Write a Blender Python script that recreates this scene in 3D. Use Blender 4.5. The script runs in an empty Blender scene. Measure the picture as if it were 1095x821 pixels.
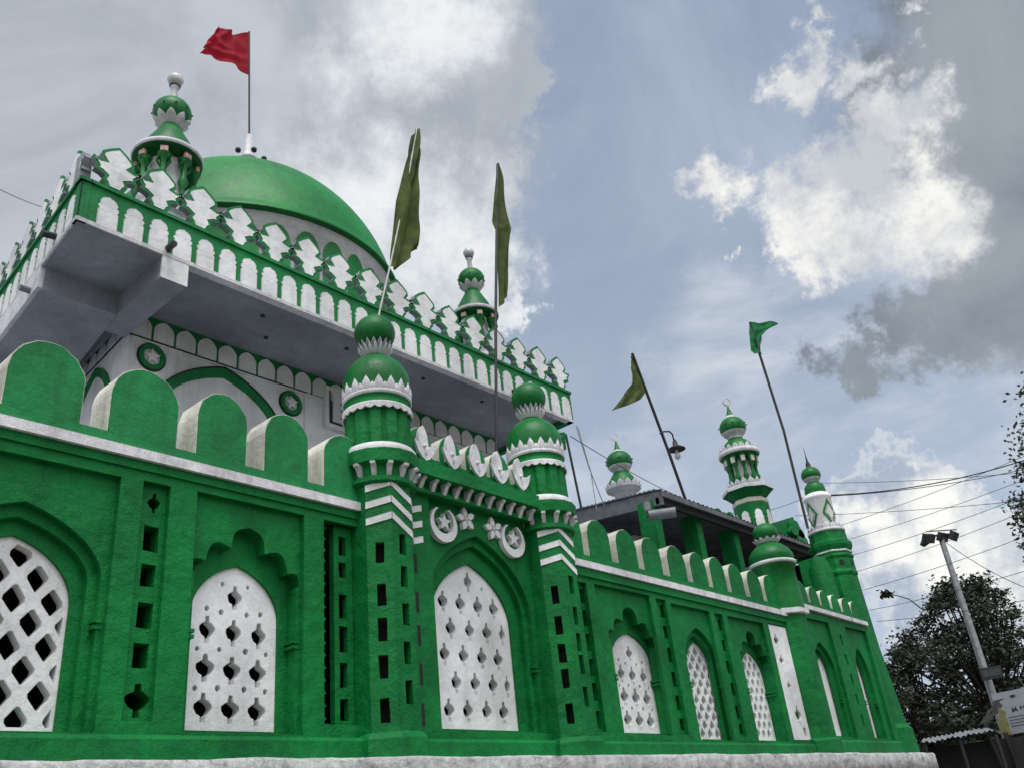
import bpy, bmesh, math, random
from mathutils import Vector, Matrix, noise
from mathutils.geometry import tessellate_polygon
random.seed(7)
scene = bpy.context.scene
COL = scene.collection
PI = math.pi
R = math.radians
# ------------------------------------------------------------------ camera (eye at 0,0,1.6)
RX = Vector((0.66909092, 0.28289945, 0.68723013))
RY = Vector((-0.73655578, 0.3756206, 0.56248978))
RZ = Vector((-0.09900975, -0.88254012, 0.45969556))
EYE = Vector((0, 0, 1.6))
FPX = 968.05

def ray(u, v):
    c = Vector((u - 547.5, v - 410.5, FPX))
    return Vector((RX.dot(c), RY.dot(c), RZ.dot(c)))

def onY(u, v, y):
    r = ray(u, v)
    return EYE + r * (y / r.y)

def atH(u, v, h):
    r = ray(u, v)
    return EYE + r * (h / math.hypot(r.x, r.y))

cam_d = bpy.data.cameras.new('camera')
cam = bpy.data.objects.new('camera', cam_d)
COL.objects.link(cam)
cam_d.sensor_width = 36
cam_d.lens = FPX / 1095 * 36
cam_d.clip_start = 0.05
cam_d.clip_end = 4000
m = Matrix.Identity(4)
for i, row in enumerate((RX, RY, RZ)):
    m[i][0] = row[0]
    m[i][1] = -row[1]
    m[i][2] = -row[2]
m.translation = EYE
cam.matrix_world = m
scene.camera = cam
scene.view_settings.view_transform = 'Standard'
scene.view_settings.look = 'None'
scene.view_settings.exposure = 0

# ------------------------------------------------------------------ materials
def new_mat(name):
    mt = bpy.data.materials.new(name)
    mt.use_nodes = True
    nt = mt.node_tree
    return mt, nt, nt.nodes['Principled BSDF']

def paint(name, c, dark=0.6, light=1.15, rough=0.6, bump=0.5, scale=9.0, streak=0.35, dirt=(0.06, 0.06, 0.05), dirt_amt=0.25, bev=0.008, fine=42, chips=0.0, chipcol=(.5, .5, .48), spec=.5, speck=.16, ms=(5, 5, .7)):
    mt, nt, b = new_mat(name)
    b.inputs['Specular IOR Level'].default_value = spec
    N, L = nt.nodes.new, nt.links.new
    geo = N('ShaderNodeNewGeometry')
    n1 = N('ShaderNodeTexNoise'); n1.inputs['Scale'].default_value = scale * .28; n1.inputs['Detail'].default_value = 8; n1.inputs['Roughness'].default_value = .65
    L(geo.outputs['Position'], n1.inputs['Vector'])
    r1 = N('ShaderNodeValToRGB')
    r1.color_ramp.elements[0].position = .3; r1.color_ramp.elements[1].position = .72
    r1.color_ramp.elements[0].color = (c[0] * dark, c[1] * dark, c[2] * dark, 1)
    r1.color_ramp.elements[1].color = (min(c[0] * light + .004, 1), min(c[1] * light, 1), min(c[2] * light, 1), 1)
    L(n1.outputs['Fac'], r1.inputs['Fac'])
    # grime: patches stretched down the wall
    mp = N('ShaderNodeMapping'); mp.inputs['Scale'].default_value = ms
    L(geo.outputs['Position'], mp.inputs['Vector'])
    n2 = N('ShaderNodeTexNoise'); n2.inputs['Scale'].default_value = 1.1; n2.inputs['Detail'].default_value = 9; n2.inputs['Roughness'].default_value = .7
    L(mp.outputs['Vector'], n2.inputs['Vector'])
    mr = N('ShaderNodeMapRange'); mr.inputs['From Min'].default_value = .5; mr.inputs['From Max'].default_value = .78; mr.inputs['To Max'].default_value = dirt_amt + streak * .3
    L(n2.outputs['Fac'], mr.inputs['Value'])
    mx = N('ShaderNodeMixRGB'); mx.inputs['Color2'].default_value = (*dirt, 1)
    L(mr.outputs[0], mx.inputs['Fac']); L(r1.outputs['Color'], mx.inputs['Color1'])
    out = mx.outputs['Color']
    # small specks
    nb = N('ShaderNodeTexNoise'); nb.inputs['Scale'].default_value = .8; nb.inputs['Detail'].default_value = 5; nb.inputs['Roughness'].default_value = .6
    L(geo.outputs['Position'], nb.inputs['Vector'])
    mb_ = N('ShaderNodeMapRange'); mb_.inputs['From Min'].default_value = .35; mb_.inputs['From Max'].default_value = .65; mb_.inputs['To Min'].default_value = .80; mb_.inputs['To Max'].default_value = 1.2
    L(nb.outputs['Fac'], mb_.inputs['Value'])
    sb_ = N('ShaderNodeVectorMath'); sb_.operation = 'SCALE'; L(out, sb_.inputs[0]); L(mb_.outputs[0], sb_.inputs['Scale']); out = sb_.outputs[0]
    n4 = N('ShaderNodeTexNoise'); n4.inputs['Scale'].default_value = 34; n4.inputs['Detail'].default_value = 3
    L(geo.outputs['Position'], n4.inputs['Vector'])
    m4 = N('ShaderNodeMapRange'); m4.inputs['From Min'].default_value = .69; m4.inputs['From Max'].default_value = .74; m4.inputs['To Max'].default_value = .55
    L(n4.outputs['Fac'], m4.inputs['Value'])
    mx2 = N('ShaderNodeMixRGB'); mx2.inputs['Color2'].default_value = (*dirt, 1)
    L(m4.outputs[0], mx2.inputs['Fac']); L(out, mx2.inputs['Color1'])
    out = mx2.outputs['Color']
    if chips:
        n5 = N('ShaderNodeTexNoise'); n5.inputs['Scale'].default_value = 14; n5.inputs['Detail'].default_value = 8; n5.inputs['Roughness'].default_value = .75
        L(geo.outputs['Position'], n5.inputs['Vector'])
        m5 = N('ShaderNodeMapRange'); m5.inputs['From Min'].default_value = .58; m5.inputs['From Max'].default_value = .65; m5.inputs['To Max'].default_value = chips
        L(n5.outputs['Fac'], m5.inputs['Value'])
        mx3 = N('ShaderNodeMixRGB'); mx3.inputs['Color2'].default_value = (*chipcol, 1)
        L(m5.outputs[0], mx3.inputs['Fac']); L(out, mx3.inputs['Color1'])
        out = mx3.outputs['Color']
    n7 = N('ShaderNodeTexNoise'); n7.inputs['Scale'].default_value = 55; n7.inputs['Detail'].default_value = 6; n7.inputs['Roughness'].default_value = .7
    L(geo.outputs['Position'], n7.inputs['Vector'])
    m7 = N('ShaderNodeMapRange'); m7.inputs['From Min'].default_value = .35; m7.inputs['From Max'].default_value = .65; m7.inputs['To Min'].default_value = 1 - speck; m7.inputs['To Max'].default_value = 1 + speck
    L(n7.outputs['Fac'], m7.inputs['Value'])
    sc7 = N('ShaderNodeVectorMath'); sc7.operation = 'SCALE'; L(out, sc7.inputs[0]); L(m7.outputs[0], sc7.inputs['Scale']); out = sc7.outputs[0]
    L(out, b.inputs['Base Color'])
    rr = N('ShaderNodeMapRange'); rr.inputs['To Min'].default_value = rough - .12; rr.inputs['To Max'].default_value = rough + .18
    L(n1.outputs['Fac'], rr.inputs['Value']); L(rr.outputs[0], b.inputs['Roughness'])
    n3 = N('ShaderNodeTexNoise'); n3.inputs['Scale'].default_value = fine; n3.inputs['Detail'].default_value = 5; n3.inputs['Roughness'].default_value = .6
    L(geo.outputs['Position'], n3.inputs['Vector'])
    n6 = N('ShaderNodeTexNoise'); n6.inputs['Scale'].default_value = 6; n6.inputs['Detail'].default_value = 4
    L(geo.outputs['Position'], n6.inputs['Vector'])
    bp = N('ShaderNodeBump'); bp.inputs['Strength'].default_value = bump; bp.inputs['Distance'].default_value = .010
    bp2 = N('ShaderNodeBump'); bp2.inputs['Strength'].default_value = bump; bp2.inputs['Distance'].default_value = .035
    if bev:
        bv = N('ShaderNodeBevel'); bv.samples = 3; bv.inputs['Radius'].default_value = bev
        L(bv.outputs[0], bp2.inputs['Normal'])
    L(n6.outputs['Fac'], bp2.inputs['Height'])
    L(n3.outputs['Fac'], bp.inputs['Height']); L(bp2.outputs[0], bp.inputs['Normal'])
    L(bp.outputs[0], b.inputs['Normal'])
    return mt

def plain(name, c, rough=.6, metal=0, noise_amt=.25, scale=8, alpha=None):
    mt, nt, b = new_mat(name)
    N, L = nt.nodes.new, nt.links.new
    tc = N('ShaderNodeNewGeometry')
    n1 = N('ShaderNodeTexNoise'); n1.inputs['Scale'].default_value = scale; n1.inputs['Detail'].default_value = 6
    L(tc.outputs['Position'], n1.inputs['Vector'])
    r1 = N('ShaderNodeValToRGB')
    r1.color_ramp.elements[0].position = .3; r1.color_ramp.elements[1].position = .7
    r1.color_ramp.elements[0].color = (*[v * (1 - noise_amt) for v in c], 1)
    r1.color_ramp.elements[1].color = (*[min(1, v * (1 + noise_amt)) for v in c], 1)
    L(n1.outputs['Fac'], r1.inputs['Fac']); L(r1.outputs['Color'], b.inputs['Base Color'])
    b.inputs['Roughness'].default_value = rough; b.inputs['Metallic'].default_value = metal
    return mt

G = paint('green_wall_paint', (0.0001, 0.170, 0.036), dark=.74, light=1.15, rough=.55, bump=.9, dirt=(.004, .05, .02), dirt_amt=.35, chips=.07, chipcol=(.03, .27, .08), spec=.2, speck=.2)
GF = paint('pale_green_paint', (0.008, 0.205, 0.058), dark=.72, light=1.2, rough=.7, bump=.5, dirt=(.008, .06, .03), dirt_amt=.45, chips=.1, chipcol=(.2, .32, .22), spec=.3, speck=.16)  # paler than the wall green, with grime patches and chips
GD = paint('dome_green_paint', (0.002, 0.205, 0.036), dark=.84, light=1.1, rough=.45, bump=.3, dirt=(.006, .075, .022), dirt_amt=.6, bev=0, speck=.10, spec=.3)
GS = paint('turret_dome_green', (0.001, 0.155, 0.028), dark=.75, light=1.15, rough=.38, bump=.4, dirt=(.004, .05, .018), dirt_amt=.6, bev=0, speck=.2, spec=.28)
W = paint('white_plaster', (.78, .79, .81), dark=.9, light=1.04, rough=.75, bump=.5, dirt=(.19, .185, .165), dirt_amt=.26, bev=.016, speck=.08, chips=.07, chipcol=(.42, .42, .41))
WW = paint('dirty_whitewash', (.56, .57, .57), dark=.55, light=1.1, rough=.85, bump=1.0, dirt=(.05, .047, .04), dirt_amt=.9, scale=22, chips=.7, chipcol=(.12, .11, .1), ms=(3, 3, 7))
WB = paint('weathered_white_trim', (.70, .70, .74), dark=.75, light=1.05, rough=.8, bump=.4, dirt=(.13, .13, .125), dirt_amt=.55, bev=.006, scale=22)
CR = paint('cream_plaster', (.66, .65, .58), dark=.85, light=1.06, rough=.8, bump=.5, dirt=(.25, .22, .16), dirt_amt=.5, bev=0)
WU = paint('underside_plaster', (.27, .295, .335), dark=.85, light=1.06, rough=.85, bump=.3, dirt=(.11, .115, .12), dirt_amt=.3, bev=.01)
BLK = plain('black_line_paint', (.015, .02, .017))
DARK = plain('interior_dark', (.012, .012, .012), .9)  # near-black, so the shade of interiors is put into the colour
IRON = plain('dark_iron', (.03, .032, .034), .55, .3)
STEEL = plain('galvanised_steel', (.32, .33, .34), .45, .5)
SHEET = plain('corrugated_sheet', (.10, .105, .115), .7, .0, .35, 3)
FASCIA = plain('grey_fascia_board', (.12, .135, .15), .7, 0, .3, 5)
PVC = plain('grey_pvc', (.17, .185, .205), .5)
PINK = plain('pink_speckled_tile', (.55, .33, .31), .6, 0, .55, 40)
GLASS = plain('milk_glass', (.55, .56, .57), .3)
GLASSD = plain('window_glass', (.05, .06, .065), .15)
BARK = plain('tree_bark', (.022, .018, .015), .9)
WIRE = plain('cable_black', (.03, .03, .035), .7)
BAN = plain('banner_white', (.42, .45, .50), .7, 0, .08)
INK = plain('banner_ink', (.04, .045, .06), .7)
CLOTH = plain('dark_tarp', (.05, .052, .05), .8)
STICK = plain('whitewashed_stick', (.5, .5, .48), .8)

def cloth_mat(name, c, amt=.25, tr=.45):
    mt = plain(name, c, .85, 0, amt, 4)
    nt = mt.node_tree; b = nt.nodes['Principled BSDF']; col = b.inputs['Base Color'].links[0].from_socket
    w_ = nt.nodes.new('ShaderNodeTexWave'); w_.inputs['Scale'].default_value = 60; w_.inputs['Distortion'].default_value = 1
    g = nt.nodes.new('ShaderNodeNewGeometry'); nt.links.new(g.outputs['Position'], w_.inputs['Vector'])
    bp = nt.nodes.new('ShaderNodeBump'); bp.inputs['Strength'].default_value = .3; bp.inputs['Distance'].default_value = .01
    nt.links.new(w_.outputs['Fac'], bp.inputs['Height']); nt.links.new(bp.outputs[0], b.inputs['Normal'])
    t = nt.nodes.new('ShaderNodeBsdfTranslucent'); nt.links.new(col, t.inputs['Color'])
    mx = nt.nodes.new('ShaderNodeMixShader'); mx.inputs[0].default_value = tr
    out = [n for n in nt.nodes if n.type == 'OUTPUT_MATERIAL'][0]
    nt.links.new(b.outputs[0], mx.inputs[1]); nt.links.new(t.outputs[0], mx.inputs[2]); nt.links.new(mx.outputs[0], out.inputs[0])
    return mt

def foliage(name, c):
    mt, nt, b = new_mat(name)
    N, L = nt.nodes.new, nt.links.new
    g = N('ShaderNodeNewGeometry')
    n = N('ShaderNodeTexNoise'); n.inputs['Scale'].default_value = 1.3; n.inputs['Detail'].default_value = 5
    L(g.outputs['Position'], n.inputs['Vector'])
    r = N('ShaderNodeValToRGB'); r.color_ramp.elements[0].position = .35; r.color_ramp.elements[1].position = .68
    r.color_ramp.elements[0].color = (*[v * .5 for v in c], 1); r.color_ramp.elements[1].color = (*[v * 1.6 for v in c], 1)
    L(n.outputs['Fac'], r.inputs['Fac']); L(r.outputs[0], b.inputs['Base Color'])
    b.inputs['Roughness'].default_value = .6
    return mt
OLIVE = cloth_mat('olive_cloth', (.085, .118, .028), .45, .4)
RED = cloth_mat('red_cloth', (.43, .010, .028))
LEAFG = cloth_mat('green_cloth', (.012, .20, .06))
LEAF = foliage('tree_leaves', (.015, .027, .011))
LEAF2 = foliage('near_tree_leaves', (.05, .06, .045))

# ------------------------------------------------------------------ mesh helpers
class MB:
    def __init__(s):
        s.v, s.f, s.m, s.sm, s.mats = [], [], [], [], []
    def mi(s, mat):
        if mat not in s.mats: s.mats.append(mat)
        return s.mats.index(mat)
    def face(s, pts, mat, smooth=False):
        k = len(s.v); s.v += [tuple(p) for p in pts]; s.f.append(tuple(range(k, k + len(pts)))); s.m.append(s.mi(mat)); s.sm.append(smooth)
    def grid(s, rows, mat, closed=True, smooth=True, mats=None):
        k = len(s.v); n = len(rows[0])
        for r in rows: s.v += [tuple(p) for p in r]
        for i in range(len(rows) - 1):
            mm = s.mi(mats[i] if mats else mat)
            for j in range(n if closed else n - 1):
                a, b_ = k + i * n + j, k + i * n + (j + 1) % n
                s.f.append((a, b_, b_ + n, a + n)); s.m.append(mm); s.sm.append(smooth)
    def prism(s, outer, holes, o, ux, n, d0, d1, front, side=None, uz=Vector((0, 0, 1)), back=True):
        """polygon (u,z) with holes, extruded along n from d0 (back) to d1 (front face)"""
        side = side or front
        o, ux, n = Vector(o), Vector(ux), Vector(n)
        loops = [outer] + list(holes)
        L3 = [[Vector((p[0], p[1], 0)) for p in lp] for lp in loops]
        tris = tessellate_polygon(L3)
        flat = [p for lp in loops for p in lp]
        P = lambda p, d: o + ux * p[0] + uz * p[1] + n * d
        k = len(s.v)
        s.v += [tuple(P(p, d1)) for p in flat] + [tuple(P(p, d0)) for p in flat]
        nn = len(flat); mf, ms = s.mi(front), s.mi(side)
        up = ux.cross(uz).dot(n)
        for t in tris:
            a, b_, c = flat[t[0]], flat[t[1]], flat[t[2]]
            ar = (b_[0] - a[0]) * (c[1] - a[1]) - (c[0] - a[0]) * (b_[1] - a[1])
            if abs(ar) < 1e-12: continue
            t = t if ar * up > 0 else (t[0], t[2], t[1])
            s.f.append(tuple(k + q for q in t)); s.m.append(mf); s.sm.append(False)
            if back:
                s.f.append(tuple(k + nn + q for q in reversed(t))); s.m.append(ms); s.sm.append(False)
        off = 0
        for lp in loops:
            c = len(lp)
            for i in range(c):
                a, b_ = k + off + i, k + off + (i + 1) % c
                s.f.append((a, b_, b_ + nn, a + nn)); s.m.append(ms); s.sm.append(False)
            off += c
    def wallpoly(s, outer, holes, yf, yb, front, side=None):
        """front face at y=yf facing -Y, back at yb"""
        s.prism(outer, holes, (0, 0, 0), (1, 0, 0), (0, -1, 0), -yb, -yf, front, side)
    def box(s, x0, x1, y0, y1, z0, z1, mat):
        s.wallpoly([(x0, z0), (x1, z0), (x1, z1), (x0, z1)], [], y0, y1, mat)
    def lathe(s, prof, c, mat, n=40, mats=None, flute=None, rot=0, smooth=True, cap=True):
        rows = []
        for r, z in prof:
            row = []
            for j in range(n):
                a = rot + 2 * PI * j / n
                rr = r * (flute(a, z) if flute else 1)
                row.append((c[0] + rr * math.cos(a), c[1] + rr * math.sin(a), z))
            rows.append(row)
        s.grid(rows, mat, True, smooth, mats)
        if cap:
            if prof[-1][0] > .004: s.face(rows[-1], mats[-1] if mats else mat)
            if prof[0][0] > .004: s.face(list(reversed(rows[0])), mats[0] if mats else mat)
    def tube(s, pts, r, mat, n=8, r2=None):
        pts = [Vector(p) for p in pts]; rows = []
        for i, p in enumerate(pts):
            d = (pts[min(i + 1, len(pts) - 1)] - pts[max(i - 1, 0)]).normalized()
            a = d.cross(Vector((0, 0, 1)))
            if a.length < .05: a = d.cross(Vector((1, 0, 0)))
            a.normalize(); b_ = d.cross(a)
            rr = r if r2 is None else r + (r2 - r) * i / (len(pts) - 1)
            rows.append([p + a * rr * math.cos(2 * PI * j / n) + b_ * rr * math.sin(2 * PI * j / n) for j in range(n)])
        s.grid(rows, mat)
        s.face(rows[0], mat); s.face(list(reversed(rows[-1])), mat)
    def petals(s, c, r, z, h, n, mat, lean=.03, wid=1.0, curl=0, off=0, down=False):
        """ring of pointed petals standing on a circle"""
        for k in range(n):
            a0 = 2 * PI * (k + off) / n; hw = PI / n * wid
            prev = None
            rows = []
            for i in range(6):
                t = i / 5
                w = hw * (1 - t ** 2.2) * (1 + .25 * math.sin(t * PI))
                bulge = lean * math.sin(t * PI * .5) + curl * t * t
                zz = z + h * t
                row = []
                for q in (-1, -.5, 0, .5, 1):
                    rr = r + bulge + .012 * (1 - q * q)
                    row.append((c[0] + rr * math.cos(a0 + q * w), c[1] + rr * math.sin(a0 + q * w), zz))
                rows.append(row)
            s.grid(rows, mat, False, True)
            rows2 = [[(c[0] + (p[0] - c[0]) * .965, c[1] + (p[1] - c[1]) * .965, p[2]) for p in row] for row in rows]
            s.grid(rows2, mat, False, True)
            for i in range(5):
                for e in (0, 4):
                    s.face([rows[i][e], rows[i + 1][e], rows2[i + 1][e], rows2[i][e]], mat)
    def scallop(s, c, r, zt, zb, amp, n, mat, th=.02):
        cols = n * 8
        top, bot, topi, boti = [], [], [], []
        for j in range(cols):
            a = 2 * PI * j / cols
            zz = zb - amp * abs(math.sin(n * a / 2))
            ca, sa = math.cos(a), math.sin(a)
            top.append((c[0] + r * ca, c[1] + r * sa, zt)); bot.append((c[0] + r * ca, c[1] + r * sa, zz))
            topi.append((c[0] + (r - th) * ca, c[1] + (r - th) * sa, zt)); boti.append((c[0] + (r - th) * ca, c[1] + (r - th) * sa, zz))
        s.grid([topi, top, bot, boti, topi], mat, True, False)
    def build(s, name, parent=None, loc=None):
        me = bpy.data.meshes.new(name)
        me.from_pydata(s.v, [], s.f)
        for mt in s.mats: me.materials.append(mt)
        me.polygons.foreach_set('material_index', s.m)
        me.polygons.foreach_set('use_smooth', s.sm)
        me.update()
        o = bpy.data.objects.new(name, me)
        COL.objects.link(o)
        if parent: o.parent = parent
        if loc: o.location = loc
        return o

def thing(name, label, cat, group=None, loc=(0, 0, 0)):
    o = bpy.data.objects.new(name, None)
    o.empty_display_size = .2
    COL.objects.link(o); o.location = loc
    o['label'] = label; o['category'] = cat
    if group: o['group'] = group
    return o

def tag(o, label, cat, group=None):
    o['label'] = label; o['category'] = cat
    if group: o['group'] = group
    return o

def children(o): return [c for c in bpy.data.objects if c.parent == o]

def copy_tree(o, parent=None):
    c = o.copy(); COL.objects.link(c)
    if parent: c.parent = parent
    for ch in children(o): copy_tree(ch, c)
    return c

def S(x, z, y):
    """a point measured on the plane y=8, moved along its sight line to depth y"""
    k = y / 8
    return (x * k, 1.6 + (z - 1.6) * k)

def arch(cx, z0, zs, za, hw, n=12, k=.35):
    pts = [(cx + hw, z0)]
    for i in range(n + 1):
        th = PI / 2 * i / n
        pts.append((cx + hw * math.cos(th), zs + (za - zs) * (math.sin(th) * (1 - k) + k * th / (PI / 2))))
    for i in range(n - 1, -1, -1):
        th = PI / 2 * i / n
        pts.append((cx - hw * math.cos(th), zs + (za - zs) * (math.sin(th) * (1 - k) + k * th / (PI / 2))))
    pts.append((cx - hw, z0))
    return pts

def multifoil(cx, z0, hw, za):
    """five-lobed arch; half outline from the right jamb up to the apex"""
    H = .52
    zb = za - H
    s_ = hw / .64
    half = [(.60 * s_, z0), (.60 * s_, zb - .04), (.64 * s_, zb - .04)]
    def lobe(x0, z0_, x1, z1_, b, n=7):
        out = []
        dx, dz = x1 - x0, z1_ - z0_
        L = math.hypot(dx, dz); nx, nz = dz / L, -dx / L
        for i in range(n + 1):
            t = i / n; e = math.sin(PI * t) * b
            out.append((x0 + dx * t + nx * e, z0_ + dz * t + nz * e))
        return out
    half += lobe(.645 * s_, zb - .01, .49 * s_, zb + .09, .07)
    half += lobe(.485 * s_, zb + .11, .20 * s_, zb + .27, .12)
    half += lobe(.195 * s_, zb + .29, 0, za, .075)
    pts = [(cx + x, z) for x, z in half]
    pts += [(cx - x, z) for x, z in reversed(half[:-1])]
    return pts

def rect(x0, z0, x1, z1): return [(x0, z0), (x1, z0), (x1, z1), (x0, z1)]

def clip(poly, cl):
    """Sutherland-Hodgman, cl convex and counter-clockwise"""
    def area(p): return sum(p[i][0] * p[(i + 1) % len(p)][1] - p[(i + 1) % len(p)][0] * p[i][1] for i in range(len(p))) / 2
    if area(cl) < 0: cl = cl[::-1]
    out = poly
    for i in range(len(cl)):
        a, b_ = cl[i], cl[(i + 1) % len(cl)]
        inp, out = out, []
        if not inp: return []
        side = lambda p: (b_[0] - a[0]) * (p[1] - a[1]) - (b_[1] - a[1]) * (p[0] - a[0])
        for j in range(len(inp)):
            p, q = inp[j], inp[(j + 1) % len(inp)]
            sp, sq = side(p), side(q)
            if sp >= 0: out.append(p)
            if (sp >= 0) != (sq >= 0):
                t = sp / (sp - sq); out.append((p[0] + (q[0] - p[0]) * t, p[1] + (q[1] - p[1]) * t))
    if len(out) < 3 or abs(area(out)) < .0012: return []
    res = []
    for p in out:
        if not res or math.hypot(p[0] - res[-1][0], p[1] - res[-1][1]) > 1e-4: res.append(p)
    return res

def hole_cross(cx, cz, w, h):
    w2, h2 = w / 2, h / 2; t = w * .13
    base = [(t, -h2), (t * 1.1, -h2 * .55), (w2 * .72, -h2 * .40), (w2, -h2 * .05), (w2 * .98, h2 * .22), (w2 * .55, h2 * .45), (t * 1.1, h2 * .55), (t * .8, h2)]
    j = lambda: random.uniform(-.004, .004)
    pts = [(cx + x + j(), cz + z + j()) for x, z in base]
    pts += [(cx - x + j(), cz + z + j()) for x, z in reversed(base)]
    return pts

def hole_round(cx, cz, r, n=10, sz=1.15):
    if n <= 10: r *= random.uniform(.85, 1.15)
    return [(cx + r * math.cos(2 * PI * i / n), cz + r * sz * math.sin(2 * PI * i / n)) for i in range(n)]

def hole_diamond(cx, cz, w, h):
    pts = []
    for i in range(4):
        a = PI / 2 * i
        cxx, czz = cx + w / 2 * math.cos(a), cz + h / 2 * math.sin(a)
        # softened corner
        for e in (-.13, .13):
            b_ = a + e * random.uniform(.8, 1.5); q_ = random.uniform(.86, .98)
            pts.append((cx + w / 2 * q_ * math.cos(b_), cz + h / 2 * q_ * math.sin(b_)))
    return pts

def hole_slot(x0, z0, x1, z1):
    j = lambda: random.uniform(-.006, .006)
    return [(x0 + j(), z0 + j()), (x1 + j(), z0 + j()), (x1 + j(), z1 + j()), (x0 + j(), z1 + j())]

# ================================================================== FRONT WALL
Y1, Y2, Y2B, Y3, Y4 = 8.0, 8.07, 8.15, 8.23, 8.42
wall_thing = thing('front_wall', 'long green plastered wall with niches, white lattice windows and rounded green merlons', 'wall')
# sections: (xl, xr, z of top)
def seg_z(x): return 5.42 if x < 9 else 5.35
lay1_holes, lay2_holes, lay3_holes = [], [], []
lay2b_holes = []
windows = []   # outline, kind, centre, ...
capitals = []

def add_window(xl, xr, z0, zs, za, kind):
    cx = (xl + xr) / 2; hw = (xr - xl) / 2
    c8, z8 = S(cx, z0, Y3); zs8 = S(0, zs, Y3)[1]; za8 = S(0, za, Y3)[1]; hw *= Y3 / 8
    lay3_holes.append(arch(c8, z8, zs8, za8, hw, 12, .5 if kind == 'cross4' else .4))
    windows.append((c8, z8, zs8, za8, hw, kind))

def add_niche(outline_fn): lay2_holes.append(outline_fn)

def n2(x, z): return S(x, z, Y2)
def add_arch(xl, xr, z0, zs, za):
    k = Y2 / 8
    lay2_holes.append(arch((xl + xr) / 2 * k, n2(0, z0)[1], n2(0, zs)[1], n2(0, za)[1], (xr - xl) / 2 * k, 14, .5))
    lay2b_holes.append(arch((xl + xr) / 2 * k, n2(0, z0)[1], n2(0, zs)[1], n2(0, za)[1] - .12, (xr - xl) / 2 * k - .09, 14, .5))
    capitals.append(((xr) * k, n2(0, 3.73)[1])); capitals.append(((xl) * k, n2(0, 3.73)[1]))
def add_multi(cx, hw, z0, za):
    k = Y2 / 8
    lay2_holes.append(multifoil(cx * k, n2(0, z0)[1], hw * k, n2(0, za)[1]))
    lay2b_holes.append(multifoil(cx * k, n2(0, z0)[1], hw * k + .001, n2(0, za)[1] + .001))
    capitals.append(((cx + hw * .94) * k, n2(0, 3.73)[1])); capitals.append(((cx - hw * .94) * k, n2(0, 3.73)[1]))

def slots(xc, wid, zs, tilt=0, top_cross=False, bot_cross=False):
    """stack of rectangular openings through the inner layers"""
    k = Y2 / 8
    for i, (za, zb) in enumerate(zs):
        x = xc * k
        h = hole_slot(x - wid / 2, n2(0, zb)[1], x + wid / 2, n2(0, za)[1])
        lay2_holes.append(h); lay2b_holes.append(h)
        lay3_holes.append(rect(x - wid / 2 - .02, n2(0, zb)[1] - .02, x + wid / 2 + .02, n2(0, za)[1] + .02))
    if top_cross:
        h = hole_cross(xc * k, n2(0, 4.99)[1], .13, .2); lay2_holes.append(h); lay2b_holes.append(h); lay3_holes.append(rect(xc * k - .08, 4.90, xc * k + .08, 5.14))
    if bot_cross:
        h = hole_cross(xc * k, n2(0, 3.14)[1], .24, .29); lay2_holes.append(h); lay2b_holes.append(h); lay3_holes.append(rect(xc * k - .13, 2.96, xc * k + .13, 3.32))

SL = [(4.753, 4.504), (4.375, 4.166), (4.008, 3.777), (3.645, 3.42)]
# left part, one unseen bay further left keeps the rhythm
lay1_holes += [rect(-.35, 2.87, .95, 5.19), rect(1.53, 2.97, 1.78, 5.2), rect(2.04, 2.87, 3.724, 5.19), rect(3.95, 2.97, 4.235, 5.205), rect(4.53, 2.88, 5.85, 5.215)]
add_multi(.3, .62, 2.88, 4.9); add_window(-.16, .76, 2.87, 4.04, 4.48, 'cross3')
slots(1.65, .14, SL, top_cross=True, bot_cross=True)
add_arch(2.15, 3.64, 2.86, 4.15, 4.77); add_window(2.30, 3.39, 2.853, 3.9, 4.45, 'diamond')
slots(4.075, .15, SL, top_cross=True, bot_cross=True)
add_multi(5.15, .64, 2.885, 4.93); add_window(4.535, 5.53, 2.887, 3.98, 4.50, 'cross3')
# fretted screen panel left of the turret
lay1_holes.append(rect(6.12, 2.99, 6.70, 5.215))
lay2_holes.append(rect(6.16, 3.0, 6.76, 5.24)); lay2b_holes.append(rect(6.16, 3.0, 6.76, 5.24)); lay3_holes.append(rect(6.18, 3.04, 6.78, 5.2))
# bay between the turrets
lay1_holes.append(rect(7.80, 2.96, 9.80, 5.865))
add_arch(7.70, 9.62, 2.97, 4.45, 5.46); add_window(7.74, 9.17, 2.965, 4.28, 5.04, 'cross4')
# right part
add_multi(12.03, .64, 2.98, 4.88); add_window(11.40, 12.42, 2.985, 4.05, 4.46, 'cross3b')
slots(13.02, .13, [(5.03, 4.82), (4.68, 4.47), (4.33, 4.10), (3.95, 3.72), (3.58, 3.36), (3.24, 3.06)])
add_arch(13.50, 14.53, 2.93, 4.2, 4.75); add_window(13.46, 14.28, 2.925, 4.0, 4.50, 'diamond_s')
slots(14.87, .12, [(4.98, 4.78), (4.62, 4.42), (4.26, 4.04), (3.88, 3.66), (3.50, 3.28), (3.2, 3.04)])
add_multi(15.92, .53, 2.94, 4.88); add_window(15.30, 16.12, 2.93, 4.0, 4.48, 'round')
lay1_holes += [rect(10.62, 3.0, 11.0, 5.13), rect(11.20, 2.98, 12.70, 5.15), rect(12.87, 3.0, 13.17, 5.13), rect(13.32, 2.93, 14.57, 5.10), rect(14.74, 3.0, 15.02, 5.09), rect(15.20, 2.94, 16.56, 5.09), rect(16.78, 2.97, 17.66, 5.12)]
slots(10.86, .10, [(5.02, 4.80), (4.70, 4.46), (4.35, 4.10), (4.0, 3.76), (3.66, 3.42), (3.28, 3.04)])
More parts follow.
